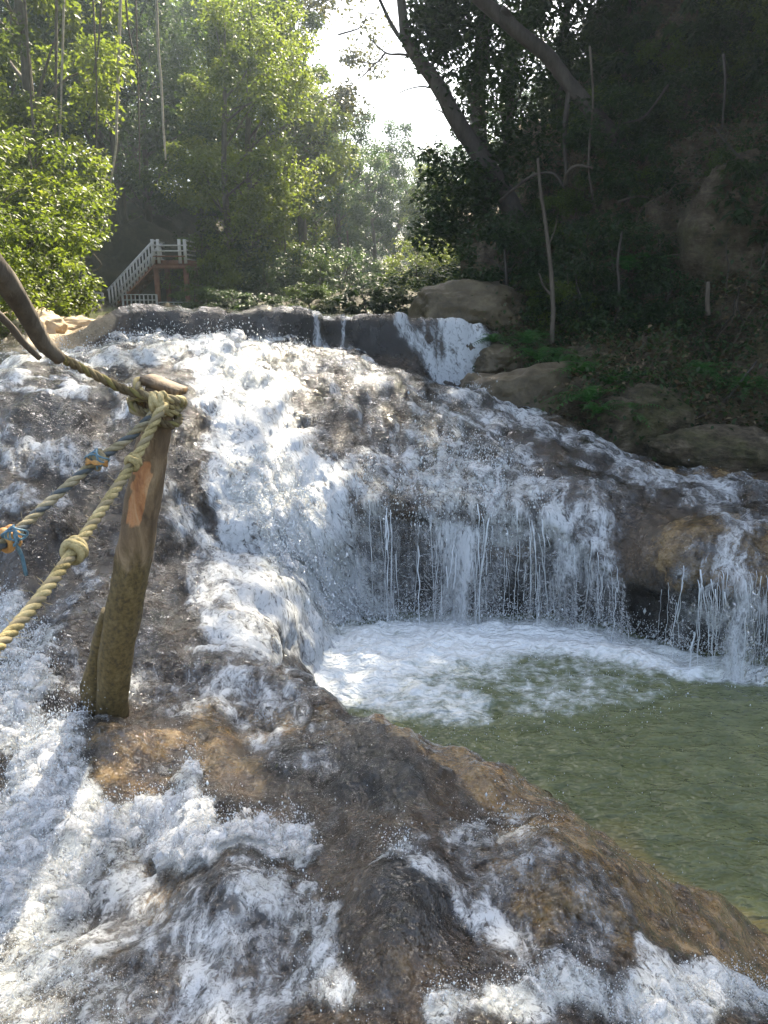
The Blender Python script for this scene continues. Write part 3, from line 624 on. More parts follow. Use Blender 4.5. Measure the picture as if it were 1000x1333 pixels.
boulder(P(935, 590, 9.2), (.75, .5, .3), M['bankrock'], 'low dark rock at the water edge on the right bank', 5)
boulder(P(770, 478, 11.6), (.5, .45, .3), M['bankrock'], 'dark rock half buried in the slope behind the ferns', 6)
boulder(P(965, 300, 12.9), (.8, .7, 1.0), M['bankrock'], 'mossy rock face high on the right bank', 7, -.2)
boulder(P(40, 432, 10.8), (.42, .4, .30), M['sandrock'], 'pale sunlit tan rock beside the upper left pool edge', 9)
boulder(P(92, 428, 11.6), (.45, .4, .17), M['sandrock'], 'flat tan rock slab next to the rock dome of the upper ledge', 10, .3)

# ------------------------------------------------------------------ foliage
def leaf_quads(c, L, rg, droop=.45, width=.32, out=None):
    n = len(c); a = rg.uniform(0, 2*math.pi, n)
    d = np.stack([np.cos(a), np.sin(a), rg.normal(-droop, .45, n)], -1)
    if out is not None: d += out*.9
    d /= np.linalg.norm(d, axis=1)[:, None]
    s = np.cross(d, np.stack([rg.normal(0, .35, n), rg.normal(0, .35, n), np.ones(n)], -1)); s /= np.linalg.norm(s, axis=1)[:, None] + 1e-9
    nn = np.cross(s, d); L = (L*rg.uniform(.6, 1.35, n))[:, None]
    v = np.stack([c, c + d*L*.45 + s*L*width + nn*L*.08, c + d*L - nn*L*.1, c + d*L*.45 - s*L*width + nn*L*.08], 1).reshape(-1, 3)
    f = np.arange(4*n).reshape(n, 4)
    return v, np.concatenate([f[:, [0, 1, 2]], f[:, [0, 2, 3]]])
def crown_mesh(name, rx, rz, zc, nclump, per, L, mat, seed, droop=.45, clump=.22, low=-1., width=.32):
    rg = np.random.default_rng(seed)
    d = rg.normal(size=(nclump, 3)); d /= np.linalg.norm(d, axis=1)[:, None]
    r = rg.uniform(.35, 1, nclump)**.6
    cc = d*r[:, None]*np.array([rx, rx, rz]); cc[:, 2] = np.maximum(cc[:, 2], low*rz); cc[:, 2] += zc
    cr = clump*rx*rg.uniform(.6, 1.5, nclump); cnt = (per*rg.uniform(.5, 1.5, nclump)).astype(int)
    idx = np.repeat(np.arange(nclump), cnt)
    o = rg.normal(size=(len(idx), 3)); o /= np.linalg.norm(o, axis=1)[:, None]
    o2 = o*(rg.uniform(0, 1, len(idx))**.5)[:, None]*np.array([1, 1, .75])
    c = cc[idx] + o2*cr[idx][:, None]
    v, f = leaf_quads(c, L, rg, droop, width, o*.5)
    ct = rg.normal(.45, .16, nclump)
    t = np.clip(ct[idx] + rg.normal(0, .14, len(idx)), 0, 1)
    return mesh_np(name, v, f, mat, False, {'tint': np.repeat(t, 4)}), cc
def trunk_mesh(name, h, r, cc, mat, seed, lean=.04, nl=14):
    rg = np.random.default_rng(seed + 99); mb = MB()
    p = np.array([[0, 0, -.4], [lean*h*rg.normal(), lean*h*rg.normal(), h*.35], [lean*h*rg.normal()*1.3, lean*h*rg.normal()*1.3, h*.65], [0, 0, h*.93]])
    tp = curve_pts(p, 14); mb.tube(tp, np.linspace(r*1.15, r*.2, 14), 8, lump=.18, seed=seed)
    for c in cc[rg.permutation(len(cc))[:nl]]:
        z0 = np.clip(c[2] - rg.uniform(.08, .25)*h, .15*h, .88*h); a = np.array([np.interp(z0, tp[:, 2], tp[:, k]) for k in range(3)])
        mid = (a + c)/2 + np.array([rg.normal(0, .1), rg.normal(0, .1), .12])*np.linalg.norm(c - a)*.6
        mb.tube(curve_pts([a, mid, c], 6), np.linspace(r*.36, r*.06, 6), 5, cap=False)
    v = np.concatenate(mb.v); return mesh_np(name, v, np.concatenate(mb.f3), mat, True)
class Proto:
    def __init__(s, h, rx, rz, zc, nclump, per, L, leaf, bark, seed, trunk_r=.18, **kw):
        s.crown, cc = crown_mesh('crown', rx, rz, zc, nclump, per, L, M[leaf], seed, **kw)
        s.trunk = trunk_mesh('trunk', h, trunk_r, cc, M[bark], seed); s.h = h
    def place(s, name, loc, height, rot, label, cat, group=None, wide=1.):
        e = empty(name, loc, label, cat, group); k = height/s.h
        e.rotation_euler = (0, 0, rot); e.scale = (k*wide, k*wide, k)
        link('trunk' if cat == 'tree' else 'stem', s.trunk, e); link('crown' if cat == 'tree' else 'foliage', s.crown, e); return e
T = {
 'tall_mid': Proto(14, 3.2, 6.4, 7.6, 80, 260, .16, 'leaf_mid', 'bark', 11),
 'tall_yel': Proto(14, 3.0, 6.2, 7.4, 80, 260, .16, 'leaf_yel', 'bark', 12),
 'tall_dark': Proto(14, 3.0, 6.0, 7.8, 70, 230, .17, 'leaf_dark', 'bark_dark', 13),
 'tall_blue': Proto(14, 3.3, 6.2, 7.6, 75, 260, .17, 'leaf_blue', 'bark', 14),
 'open': Proto(14, 3.6, 4.6, 9.2, 46, 220, .16, 'leaf_olive', 'bark', 15, clump=.2),
 'canopy': Proto(12, 4.2, 2.8, 9.2, 60, 200, .15, 'leaf_dark', 'bark_dark', 16, clump=.2),
}
B = {
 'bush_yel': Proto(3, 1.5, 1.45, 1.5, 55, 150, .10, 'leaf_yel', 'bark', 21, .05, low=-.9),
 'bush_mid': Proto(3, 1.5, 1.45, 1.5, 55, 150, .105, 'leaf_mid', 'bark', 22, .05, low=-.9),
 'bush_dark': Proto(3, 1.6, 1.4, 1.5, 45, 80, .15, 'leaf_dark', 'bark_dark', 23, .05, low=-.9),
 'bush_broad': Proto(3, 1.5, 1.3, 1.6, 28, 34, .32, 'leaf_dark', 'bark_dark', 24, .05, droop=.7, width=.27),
}
def gz(x, D):
    return 2.1 + .0*x
trng = np.random.default_rng(101)
def tree(kind, x, D, h, label, group=None, base=None, name='forest_tree', wide=1.):
    p = PZ(x, D, 2.2 if base is None else base)
    T[kind].place(name, p, h, float(trng.uniform(0, 6.28)), label, 'tree', group, wide)
G1 = 'trees of the sunlit left bank'; G2 = 'far trees behind the upper pool'; G3 = 'dark trees of the right bank'
# left bank, near to far
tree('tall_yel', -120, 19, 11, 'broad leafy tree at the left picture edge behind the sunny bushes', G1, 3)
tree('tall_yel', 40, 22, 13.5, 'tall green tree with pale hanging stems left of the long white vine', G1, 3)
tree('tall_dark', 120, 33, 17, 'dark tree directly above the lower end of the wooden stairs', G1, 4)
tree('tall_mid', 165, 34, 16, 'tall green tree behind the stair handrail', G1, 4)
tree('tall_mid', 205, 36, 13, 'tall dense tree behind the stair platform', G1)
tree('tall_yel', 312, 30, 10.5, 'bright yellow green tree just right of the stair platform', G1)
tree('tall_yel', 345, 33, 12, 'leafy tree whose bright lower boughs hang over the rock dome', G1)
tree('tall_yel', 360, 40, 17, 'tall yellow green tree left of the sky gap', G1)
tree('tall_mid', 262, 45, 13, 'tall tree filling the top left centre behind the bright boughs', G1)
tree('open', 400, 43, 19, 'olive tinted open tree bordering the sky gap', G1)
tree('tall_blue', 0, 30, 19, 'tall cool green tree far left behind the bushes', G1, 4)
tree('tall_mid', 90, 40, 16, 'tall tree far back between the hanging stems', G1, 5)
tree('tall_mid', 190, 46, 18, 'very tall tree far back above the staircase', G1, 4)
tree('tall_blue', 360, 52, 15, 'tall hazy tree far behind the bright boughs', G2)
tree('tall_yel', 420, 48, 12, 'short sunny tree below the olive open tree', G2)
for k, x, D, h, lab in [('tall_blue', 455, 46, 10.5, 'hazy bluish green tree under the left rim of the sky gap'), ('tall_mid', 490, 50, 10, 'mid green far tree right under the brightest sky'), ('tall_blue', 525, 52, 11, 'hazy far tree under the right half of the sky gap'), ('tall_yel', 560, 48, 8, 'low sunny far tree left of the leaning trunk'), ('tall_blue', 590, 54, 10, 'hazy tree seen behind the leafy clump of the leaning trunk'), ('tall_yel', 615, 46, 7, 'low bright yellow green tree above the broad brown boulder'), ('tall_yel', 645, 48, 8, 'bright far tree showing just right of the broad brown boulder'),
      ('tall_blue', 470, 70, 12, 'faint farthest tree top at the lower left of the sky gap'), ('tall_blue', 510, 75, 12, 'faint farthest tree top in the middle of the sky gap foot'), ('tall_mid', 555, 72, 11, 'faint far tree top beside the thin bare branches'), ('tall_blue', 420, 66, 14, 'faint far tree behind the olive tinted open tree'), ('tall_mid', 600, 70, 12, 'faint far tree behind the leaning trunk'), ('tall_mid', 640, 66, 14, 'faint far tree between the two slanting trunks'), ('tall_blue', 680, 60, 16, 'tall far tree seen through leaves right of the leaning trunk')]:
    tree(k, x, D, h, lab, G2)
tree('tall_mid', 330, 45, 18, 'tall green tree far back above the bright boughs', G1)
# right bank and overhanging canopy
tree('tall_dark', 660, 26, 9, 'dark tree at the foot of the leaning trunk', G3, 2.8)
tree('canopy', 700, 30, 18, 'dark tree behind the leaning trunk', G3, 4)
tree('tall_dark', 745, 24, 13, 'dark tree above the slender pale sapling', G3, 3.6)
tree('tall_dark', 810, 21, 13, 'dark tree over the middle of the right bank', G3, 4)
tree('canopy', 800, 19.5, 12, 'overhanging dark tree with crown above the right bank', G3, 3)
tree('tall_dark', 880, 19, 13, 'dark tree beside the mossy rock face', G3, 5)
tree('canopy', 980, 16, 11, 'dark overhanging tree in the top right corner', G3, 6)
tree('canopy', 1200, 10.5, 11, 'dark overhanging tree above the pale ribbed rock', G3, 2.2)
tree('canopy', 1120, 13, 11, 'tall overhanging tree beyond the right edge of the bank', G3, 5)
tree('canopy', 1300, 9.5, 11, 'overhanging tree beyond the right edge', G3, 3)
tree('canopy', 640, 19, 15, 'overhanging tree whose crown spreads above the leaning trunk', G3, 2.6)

# the wood that closes the view behind the left bank trees
fr = np.random.default_rng(77); nF = 60000; fx = fr.uniform(-34, -1.5, nF); fyd = 56 + fr.normal(0, 2.5, nF) + .12*fx; top = 21 + 4*noise(np.stack([fx*.22, fx*0, fx*0], -1)) + 2*noise(np.stack([fx*.9, fx*0 + 5, fx*0], -1)) - 12*sstep(-7, -1.5, fx)
fz = 2 + (top - 2)*fr.uniform(0, 1, nF)**.8; cF = np.stack([fx, fyd, fz], -1); cF[:, 1] += 3*noise(cF*.35)
cF = cF[noise(cF*np.array([.5, .5, .4]) + 8) > -.28]
v, f = leaf_quads(cF, .42, fr, .45)
fm = link('far_wood', mesh_np('far_wood', v, f, M['leaf_mid'], False, {'tint': np.repeat(np.clip(.4 + .5*noise(cF*.6) + fr.normal(0, .12, len(cF)), 0, 1), 4)})); tag(fm, 'far wood closing the view behind the left bank trees', kind='stuff')

for X_, Y_, z_, h_, lab in [(6.6, 12.5, 2.2, 14, 'unseen wide spreading tree beyond the right edge, added to shade the stream'), (-7.6, 12.5, 2.2, 14, 'unseen wide spreading tree beyond the left edge, added to shade the stream')]:  # out of view, added so their crowns throw dappled shade on the foreground
    T['canopy'].place('forest_tree', (X_, Y_, z_), h_, float(trng.uniform(0, 6)), lab, 'tree', 'unseen trees added to shade the stream', 1.35)

def bpick(BV, x, y):
    V, bx, by = BV; m = np.abs(bx - x) + np.abs(by - y)*1.0
    k = np.argsort(m)[:12]; k = k[np.argmin(V[k, 1])]; return Vector(V[k])
# sunny bushes on the left bank
G4 = 'sunny bushes on the left bank'
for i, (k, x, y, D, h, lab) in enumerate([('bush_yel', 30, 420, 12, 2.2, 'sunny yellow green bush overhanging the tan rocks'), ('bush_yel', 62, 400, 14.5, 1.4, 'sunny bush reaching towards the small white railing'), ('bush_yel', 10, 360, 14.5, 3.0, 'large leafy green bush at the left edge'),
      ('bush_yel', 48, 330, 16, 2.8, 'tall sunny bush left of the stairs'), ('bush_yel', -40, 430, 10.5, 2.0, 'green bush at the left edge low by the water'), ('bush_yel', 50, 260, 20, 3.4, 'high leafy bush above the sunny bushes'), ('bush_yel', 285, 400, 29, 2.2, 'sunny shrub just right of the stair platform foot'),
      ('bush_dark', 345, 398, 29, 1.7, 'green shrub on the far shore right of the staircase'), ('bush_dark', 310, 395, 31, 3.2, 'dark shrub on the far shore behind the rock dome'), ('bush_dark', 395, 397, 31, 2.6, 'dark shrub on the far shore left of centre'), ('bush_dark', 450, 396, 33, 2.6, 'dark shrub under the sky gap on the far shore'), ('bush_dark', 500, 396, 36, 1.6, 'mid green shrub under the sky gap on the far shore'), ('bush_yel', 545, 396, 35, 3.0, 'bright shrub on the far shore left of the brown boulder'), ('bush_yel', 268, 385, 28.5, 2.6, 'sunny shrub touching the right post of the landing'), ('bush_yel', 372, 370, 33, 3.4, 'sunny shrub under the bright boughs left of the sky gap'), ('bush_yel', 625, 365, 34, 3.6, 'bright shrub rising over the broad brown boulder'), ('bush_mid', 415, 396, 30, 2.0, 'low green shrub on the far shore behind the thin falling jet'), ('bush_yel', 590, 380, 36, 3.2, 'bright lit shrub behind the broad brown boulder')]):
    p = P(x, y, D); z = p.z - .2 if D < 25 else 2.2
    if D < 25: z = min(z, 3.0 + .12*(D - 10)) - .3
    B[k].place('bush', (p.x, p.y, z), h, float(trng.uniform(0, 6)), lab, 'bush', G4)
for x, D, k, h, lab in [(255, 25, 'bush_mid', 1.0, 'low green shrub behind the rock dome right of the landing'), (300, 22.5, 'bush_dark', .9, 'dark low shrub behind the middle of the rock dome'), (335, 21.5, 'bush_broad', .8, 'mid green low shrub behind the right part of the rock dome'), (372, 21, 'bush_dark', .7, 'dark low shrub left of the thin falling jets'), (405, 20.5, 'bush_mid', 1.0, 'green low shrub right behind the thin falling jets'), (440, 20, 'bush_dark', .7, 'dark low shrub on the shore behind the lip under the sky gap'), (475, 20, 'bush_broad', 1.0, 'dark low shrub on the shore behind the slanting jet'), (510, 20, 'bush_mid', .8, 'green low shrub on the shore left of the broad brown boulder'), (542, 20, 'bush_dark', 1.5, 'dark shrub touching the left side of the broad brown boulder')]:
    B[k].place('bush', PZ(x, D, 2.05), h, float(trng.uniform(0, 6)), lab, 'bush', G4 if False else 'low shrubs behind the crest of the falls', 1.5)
# dark shrubs all over the right bank
G5 = 'dark shrubs on the right bank'
MARKS = [(712, 320, 'slender pale sapling'), (806, 350, 'short thin sapling'), (922, 388, 'light brown stake'), (840, 345, 'lone green fern'), (742, 105, 'thick slanting brown trunk'), (660, 260, 'leaning dark trunk'), (965, 300, 'mossy rock face'), (745, 220, 'pale hooked root'), (770, 150, 'thin pale hanging stem'),
         (838, 540, 'rounded ribbed rock'), (828, 256, 'pale dead stick'), (942, 120, 'short vine at top right'), (960, 210, 'thin diagonal stem'), (735, 470, 'row of bright ferns')]
SEEN = {}
def shrub_label(x, y, kind, h):
    look = {'bush_dark': 'dark small-leaved', 'bush_broad': 'dark broad-leaved', 'bush_mid': 'mid green'}[kind] + (' tall' if h > 1.6 else ' low' if h < 1.2 else '')
    for d, mx, my, nm in sorted((math.hypot(mx - x, my - y), mx, my, nm) for mx, my, nm in MARKS):
        side = 'above' if y < my - abs(x - mx) else 'below' if y > my + abs(x - mx) else ('left of' if x < mx else 'right of')
        l = look + ' shrub ' + ('just ' if d < 60 else 'some way ') + side + ' the ' + nm
        if l not in SEEN: SEEN[l] = 1; return l
    return look + ' shrub on the steep shaded right bank'
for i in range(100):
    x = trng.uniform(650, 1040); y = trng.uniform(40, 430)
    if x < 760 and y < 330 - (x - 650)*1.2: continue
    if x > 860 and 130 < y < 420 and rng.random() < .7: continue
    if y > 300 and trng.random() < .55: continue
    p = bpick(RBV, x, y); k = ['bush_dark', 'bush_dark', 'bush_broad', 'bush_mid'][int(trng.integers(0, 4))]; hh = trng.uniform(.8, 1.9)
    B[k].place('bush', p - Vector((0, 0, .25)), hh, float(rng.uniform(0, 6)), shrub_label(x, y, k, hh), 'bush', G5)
# ferns: arching fronds with leaflets
def fern_mesh(seed, n=13, L=.55):
    rg = np.random.default_rng(seed); V = []; Fc = []; nv = 0; tt = []
    for k in range(n):
        a = rg.uniform(0, 6.28); el = rg.uniform(.5, 1.25); l = L*rg.uniform(.6, 1.1)
        t = np.linspace(0, 1, 15); r = l*t*math.cos(el)*(1 + .3*t); z = l*(t*math.sin(el)*1.1 - .75*t*t)
        sp = np.stack([r*math.cos(a), r*math.sin(a), z], -1); sd_ = np.array([-math.sin(a), math.cos(a), 0.])
        for j in range(1, 15):
            w = .17*l*math.sin(math.pi*(.12 + .85*t[j]))
            for sg in (-1, 1):
                b = sp[j]; tip = b + sd_*sg*w + (sp[j] - sp[j - 1])*.7 - np.array([0, 0, w*.25]); h_ = (sp[j] - sp[j - 1])*.42
                V += [b - h_*.6, b + h_, tip]; Fc.append([nv, nv + 1, nv + 2]); nv += 3; tt += [rg.uniform(.3, .8)]*3
    return mesh_np('frond', np.array(V), np.array(Fc), M['leaf_fern'], False, {'tint': tt})
ferns = [fern_mesh(5), fern_mesh(6), fern_mesh(8, 16, .6)]
G6 = 'bright ferns along the foot of the right bank'
for i, (x, y, D, s, lab) in enumerate([(650, 438, 12.3, .8, 'low fern behind the small brown boulder'), (688, 440, 12.0, 1.1, 'bright fern nearest to the slender pale sapling'), (704, 462, 11.6, 1.2, 'bright fern above the long brown rock'), (735, 470, 11.3, 1.0, 'fern in the middle of the row on the ledge'), (757, 480, 11.0, 1.1, 'fern above the right half of the long rock'), (797, 490, 10.7, 1.0, 'dark fern near the rounded ribbed rock'),
      (768, 515, 10.2, 1.25, 'largest bright fern hanging over the long brown rock'), (785, 530, 10.0, 1.0, 'low bright fern beside the rounded ribbed rock'), (840, 345, 13.2, 1.6, 'lone green fern high on the dark slope'), (930, 480, 10.5, 1.0, 'faint fern on the dark slope at right'), (980, 500, 10.2, 1.0, 'faint fern near the right edge above the water')]):
    p = P(x, y + 8, D - .25); e = empty('fern', p, lab, 'fern', G6); e.scale = (s, s, s)
    for q in range(2):
        o = link('fronds', ferns[(i + q) % 3], e); o.rotation_euler = (0, 0, float(rng.uniform(0, 6))); o.location = (rng.normal(0, .12), rng.normal(0, .08), 0)
# leaf litter and undergrowth on the right bank
V, bx, by = RBV
ok = np.where((by > -60) & (by < 590) & (bx > 640) & (bx < 1060) & (V[:, 1] < 26))[0]
pk = rng.choice(ok, 1700); cl = V[pk]
idx = np.repeat(np.arange(len(cl)), rng.integers(4, 22, len(cl)))
sprd = rng.uniform(.05, .3, len(cl))[idx][:, None]
c = cl[idx] + rng.normal(size=(len(idx), 3))*sprd; c[:, 2] += .08; c[:, 1] -= .1
v, f = leaf_quads(c, .075, rng, .5)
un = link('undergrowth', mesh_np('undergrowth', v, f, M['leaf_dark'], False, {'tint': np.repeat(np.clip(rng.normal(.5, .25, len(idx)), 0, 1), 4)})); tag(un, 'low leafy plants covering the right bank', kind='stuff')
pk = rng.choice(ok, 16000); c = V[pk] + rng.normal(size=(16000, 3))*.06 + np.array([0, -.08, .06])
v, f = leaf_quads(c, .075, rng, .2)
M['leaf_dead'] = mat_leaf('fallen leaves', (.03, .018, .008), (.10, .065, .03), (.26, .19, .11), .15)
un = link('leaf_litter', mesh_np('leaf_litter', v, f, M['leaf_dead'], False, {'tint': np.repeat(rng.uniform(0, 1, 16000), 4)})); tag(un, 'dead leaves lying on the right bank', kind='stuff')

# tangled roots and lianas hanging over the bank
mr = MB()
for k in range(120):
    x0, y0 = rng.uniform(660, 1030), rng.uniform(-20, 460); q = np.array(bpick(RBV, x0, y0)) + np.array([0, -.15, .15]); pts = [q]
    dr_ = np.array([rng.normal(0, .5), -.25, -1.]); st_ = rng.uniform(.12, .3)
    for j in range(int(rng.integers(5, 11))):
        dr_ = dr_*.8 + rng.normal(0, .35, 3)*np.array([1.2, .4, 1]) + np.array([0, -.03, -.15]); q = q + dr_/np.linalg.norm(dr_)*st_; pts.append(q)
    r_ = rng.uniform(.004, .013); mr.tube(curve_pts(pts, len(pts)*3), np.linspace(r_, r_*.4, len(pts)*3), 5, at=rng.uniform(0, 1), cap=False)
M['root'] = mat_simple('dry roots', [(.03, .023, .016), (.08, .06, .042), (.15, .12, .085)], 8, .85, .5, .01, attr=.5)
tag(mr.build('tangled_roots', M['root']), 'tangled thin roots and lianas hanging over the dark right bank', kind='stuff')

# ------------------------------------------------------------------ single trunks, saplings and vines
def limb(name, pts, r0, r1, mat, label, cat, n=24, sides=8, branches=(), group=None, lump=.15, leaves=None):
    base = Vector(pts[0]); e = empty(name, base, label, cat, group)
    mb = MB(); cp = curve_pts(pts, n); mb.tube(cp, np.linspace(r0, r1, n), sides, lump=lump, seed=len(pts) + r0*50)
    mb.build('trunk' if cat == 'tree' else 'stem', mat, e)
    for bp, b0, b1 in branches:
        mb = MB(); q = curve_pts(bp, 12); mb.tube(q, np.linspace(b0, b1, 12), 5, lump=lump); mb.build('branch', mat, e)
    if leaves: 
        v, f, t = leaves; link('crown', mesh_np('crown', v - np.array(base), f, M['leaf_dark'], False, {'tint': t}), e)
    return e
def cloud(specs, L, seed):
    rg = np.random.default_rng(seed); C = []; 
    for (x, y, D, rx, rz, n) in specs:
        o = rg.normal(size=(n, 3)); o /= np.linalg.norm(o, axis=1)[:, None]; o *= rg.uniform(0, 1, n)[:, None]**.45
        C.append(np.array(P(x, y, D)) + o*np.array([rx, rx, rz]) + .25*rx*fbm(o*3 + seed, 2)[:, None])
    C = np.concatenate(C); v, f = leaf_quads(C, L, rg, .4); return v, f, np.repeat(np.clip(rg.normal(.4, .2, len(C)), 0, 1), 4)
DL = 17.
limb('leaning_tree', [P(705, 360, 16), P(668, 275, DL), P(640, 225, DL), P(600, 165, DL), P(568, 108, DL), P(540, 70, DL), P(527, 40, DL), P(520, -30, DL)], .23, .08, M['bark_dark'],
     'dark leaning tree trunk crossing the sky gap with leafy clumps', 'tree', 30,
     branches=[([P(545, 75, DL), P(515, 40, DL), P(490, -10, DL)], .055, .03), ([P(548, 72, DL), P(520, 70, DL), P(502, 68, DL), P(480, 48, DL)], .03, .012), ([P(502, 68, DL), P(488, 82, DL), P(462, 78, DL)], .02, .01), ([P(488, 82, DL), P(470, 100, DL), P(448, 106, DL)], .015, .008),
        ([P(575, 118, DL), P(550, 112, DL), P(525, 118, DL), P(512, 128, DL)], .02, .008), ([P(440, 45, DL), P(470, 35, DL), P(478, 18, DL), P(492, 18, DL)], .018, .008), ([P(560, 100, DL), P(585, 98, DL), P(600, 85, DL)], .02, .01), ([P(600, 165, DL), P(575, 145, DL), P(560, 140, DL)], .02, .008)],
     leaves=cloud([(600, 250, DL, .95, .8, 2600), (575, 300, DL, .7, .5, 1000), (640, 200, DL + .5, .8, .7, 700), (565, 45, DL, .6, .75, 1500), (590, 10, DL, .7, .6, 1400), (610, 90, DL, .75, .8, 700), (660, 110, DL + 1, 1.0, 1.0, 900), (640, 30, DL, 1., .7, 900), (690, 190, DL + 1, .8, .9, 900), (560, 200, DL, .4, .3, 120), (545, 20, DL, .3, .5, 300)], .13, 4))
limb('fallen_tree', [P(905, 330, 15.2), P(820, 205, 15.6), P(742, 110, 16), P(715, 75, 16), P(680, 45, 16), P(640, 12, 16), P(560, -60, 16)], .15, .12, M['bark_dark'], 'thick brown trunk slanting across the top right above the bank', 'tree', 24, 10,
     branches=[([P(680, 45, 16), P(665, 25, 16), P(655, 10, 15.8)], .1, .06), ([P(742, 110, 16), P(735, 170, 15.8), P(738, 240, 15.5)], .06, .03)])
limb('sapling', [P(718, 446, 11.9), P(720, 400, 12), P(716, 340, 12), P(710, 290, 12), P(704, 250, 12), P(700, 205, 12)], .04, .02, M['bark'], 'slender pale sapling standing bare at the foot of the right bank', 'sapling', 30, 7,
     branches=[([P(719, 385, 12), P(708, 372, 12), P(702, 355, 12)], .02, .012), ([P(714, 320, 12), P(722, 300, 12), P(726, 280, 12)], .012, .006)])
limb('sapling', [P(805, 405, 12.2), P(806, 370, 12.3), P(804, 340, 12.3), P(810, 300, 12.3)], .026, .015, M['bark_dark'], 'short thin sapling right of the tall pale one', 'sapling', 14, 6)
limb('wooden_stake', [P(922, 410, 11.3), P(921, 390, 11.3), P(922, 366, 11.3)], .035, .03, M['bark'], 'stubby light brown stake standing on the dark right slope', 'stake', 6, 7)
for i, (pts, r, lab) in enumerate([
   ([(735, 240, 14.8), (738, 225, 14.6), (750, 215, 14.5), (772, 218, 14.5)], .03, 'pale hooked root arching out of the right bank'),
   ([(768, 60, 15), (772, 130, 14.8), (766, 210, 14.6), (772, 260, 14.5)], .022, 'thin pale stem hanging down the middle of the right bank'),
   ([(942, 70, 13.2), (944, 110, 13.1), (940, 168, 13.)], .022, 'short vine hanging under the top right leaves'),
   ([(930, 165, 12.6), (950, 190, 12.5), (985, 225, 12.2), (1005, 240, 12)], .015, 'thin diagonal stem crossing the mossy right slope'),
   ([(805, 262, 14.5), (830, 255, 14.2), (850, 258, 14.1)], .02, 'pale dead stick lying on the right bank'),
   ([(650, 262, 16), (690, 230, 15.5), (720, 225, 15), (735, 245, 14.8)], .03, 'bent branch bridging the leaning trunk and the bank'),
   ([(870, 110, 14.5), (840, 150, 14.4), (812, 160, 14.3)], .02, 'dead branch under the top right canopy'),
   ([(905, 545, 9.6), (940, 525, 9.8), (985, 470, 10.2)], .02, 'thin dead branch leaning on the lower right rocks')]):
    limb('hanging_vine', [P(*q) for q in pts], r, r*.6, M['bark'] if i in (0, 1, 4) else M['bark_dark'], lab, 'vine', 14, 6)
for i, (pts, r, lab) in enumerate([
   ([(203, -20, 20), (206, 60, 20), (210, 110, 20), (213, 170, 20), (216, 208, 20)], .05, 'long pale vine hanging free in front of the left trees'),
   ([(162, -20, 20), (168, 40, 20), (176, 75, 20), (184, 90, 20)], .035, 'short pale vine left of the long white vine'),
   ([(158, -30, 22), (152, 150, 22), (150, 200, 22), (136, 275, 22)], .055, 'pale slanting stem above the staircase'),
   ([(74, -30, 20), (72, 160, 20), (68, 235, 20)], .05, 'pale upright stem in the left trees'),
   ([(84, -30, 21), (78, 180, 21), (74, 230, 21)], .04, 'second pale upright stem beside its twin in the left trees'),
   ([(30, -30, 19), (42, 150, 19), (47, 215, 19)], .045, 'pale stem at far left among the green leaves'),
   ([(134, -30, 21), (128, 60, 21), (122, 95, 21)], .04, 'pale stem hanging high at top left'),
   ([(120, -30, 21), (126, 120, 21), (124, 235, 21)], .035, 'thin pale stem hanging at mid left among the trees'),
   ([(176, -30, 22), (181, 150, 22), (182, 232, 22)], .035, 'grey stem hanging beside the long white vine'),
   ([(452, 300, 36), (455, 350, 36), (455, 398, 36)], .07, 'grey upright trunk at the far shore under the sky gap'),
   ([(100, 340, 15), (118, 352, 15), (132, 345, 15), (122, 330, 15)], .025, 'curled bare twig loop left of the stairs')]):
    limb('hanging_vine', [P(*q) for q in pts], r*.7, r*.45, M['bark_pale'] if i in (0, 2, 4) else M['bark'], lab, 'vine', 16, 6)

# ------------------------------------------------------------------ wooden staircase with landing
M['redwood'] = mat_simple('reddish painted timber', [(.14, .055, .03), (.26, .11, .06), (.34, .16, .10)], 8, .6, .3, .01)
M['whitepaint'] = mat_simple('weathered white paint', [(.55, .50, .47), (.72, .68, .65), (.80, .77, .75)], 9, .55, .2, .005)
SX = .0265; zz = lambda y, D=28.: H - float(S_of(y))*D; xx = lambda x: (x - 500)*SX
st = empty('staircase', (xx(207), 28, 2.0), 'wooden staircase with white railings rising to a reddish landing on the far left bank', 'staircase')
def part(name, mat, parent, *beams):
    mb = MB()
    for b in beams: mb.beam(*b)
    return mb.build(name, mat, parent, False)
for x in (208, 246):
    for y_ in (27.6, 29.0): part('post', M['redwood'], st, ((xx(x), y_, 1.8), (xx(x), y_, zz(346)), .15))
lz = zz(347)
part('landing_beam', M['redwood'], st, ((xx(205), 27.55, lz - .02), (xx(250), 27.55, lz - .02), .1, .2)); part('landing_beam', M['redwood'], st, ((xx(205), 29.05, lz - .02), (xx(250), 29.05, lz - .02), .1, .2))
for k in range(7): part('deck_plank', M['redwood'], st, ((xx(205), 27.7 + k*.2, lz + .12), (xx(250), 27.7 + k*.2, lz + .12), .18, .04))
a0 = Vector((xx(207), 0, lz + .05)); b0 = Vector((xx(143), 0, zz(408)))
for y_ in (27.62, 28.7):
    s0 = Vector((0, y_, 0)); part('stringer', M['redwood'], st, (a0 + s0, b0 + s0, .06, .24))
    up_ = Vector((0, 0, .78)); part('handrail', M['whitepaint'], st, (a0 + s0 + up_, b0 + s0 + up_, .07, .07)); part('lower_rail', M['whitepaint'], st, (a0 + s0 + up_*.28, b0 + s0 + up_*.28, .05, .05))
    for k in range(15):
        t = (k + .5)/15; q = a0.lerp(b0, t) + s0 + Vector((0, -.04, 0)); part('baluster', M['whitepaint'], st, (q + Vector((0, 0, .05)), q + up_, .045))
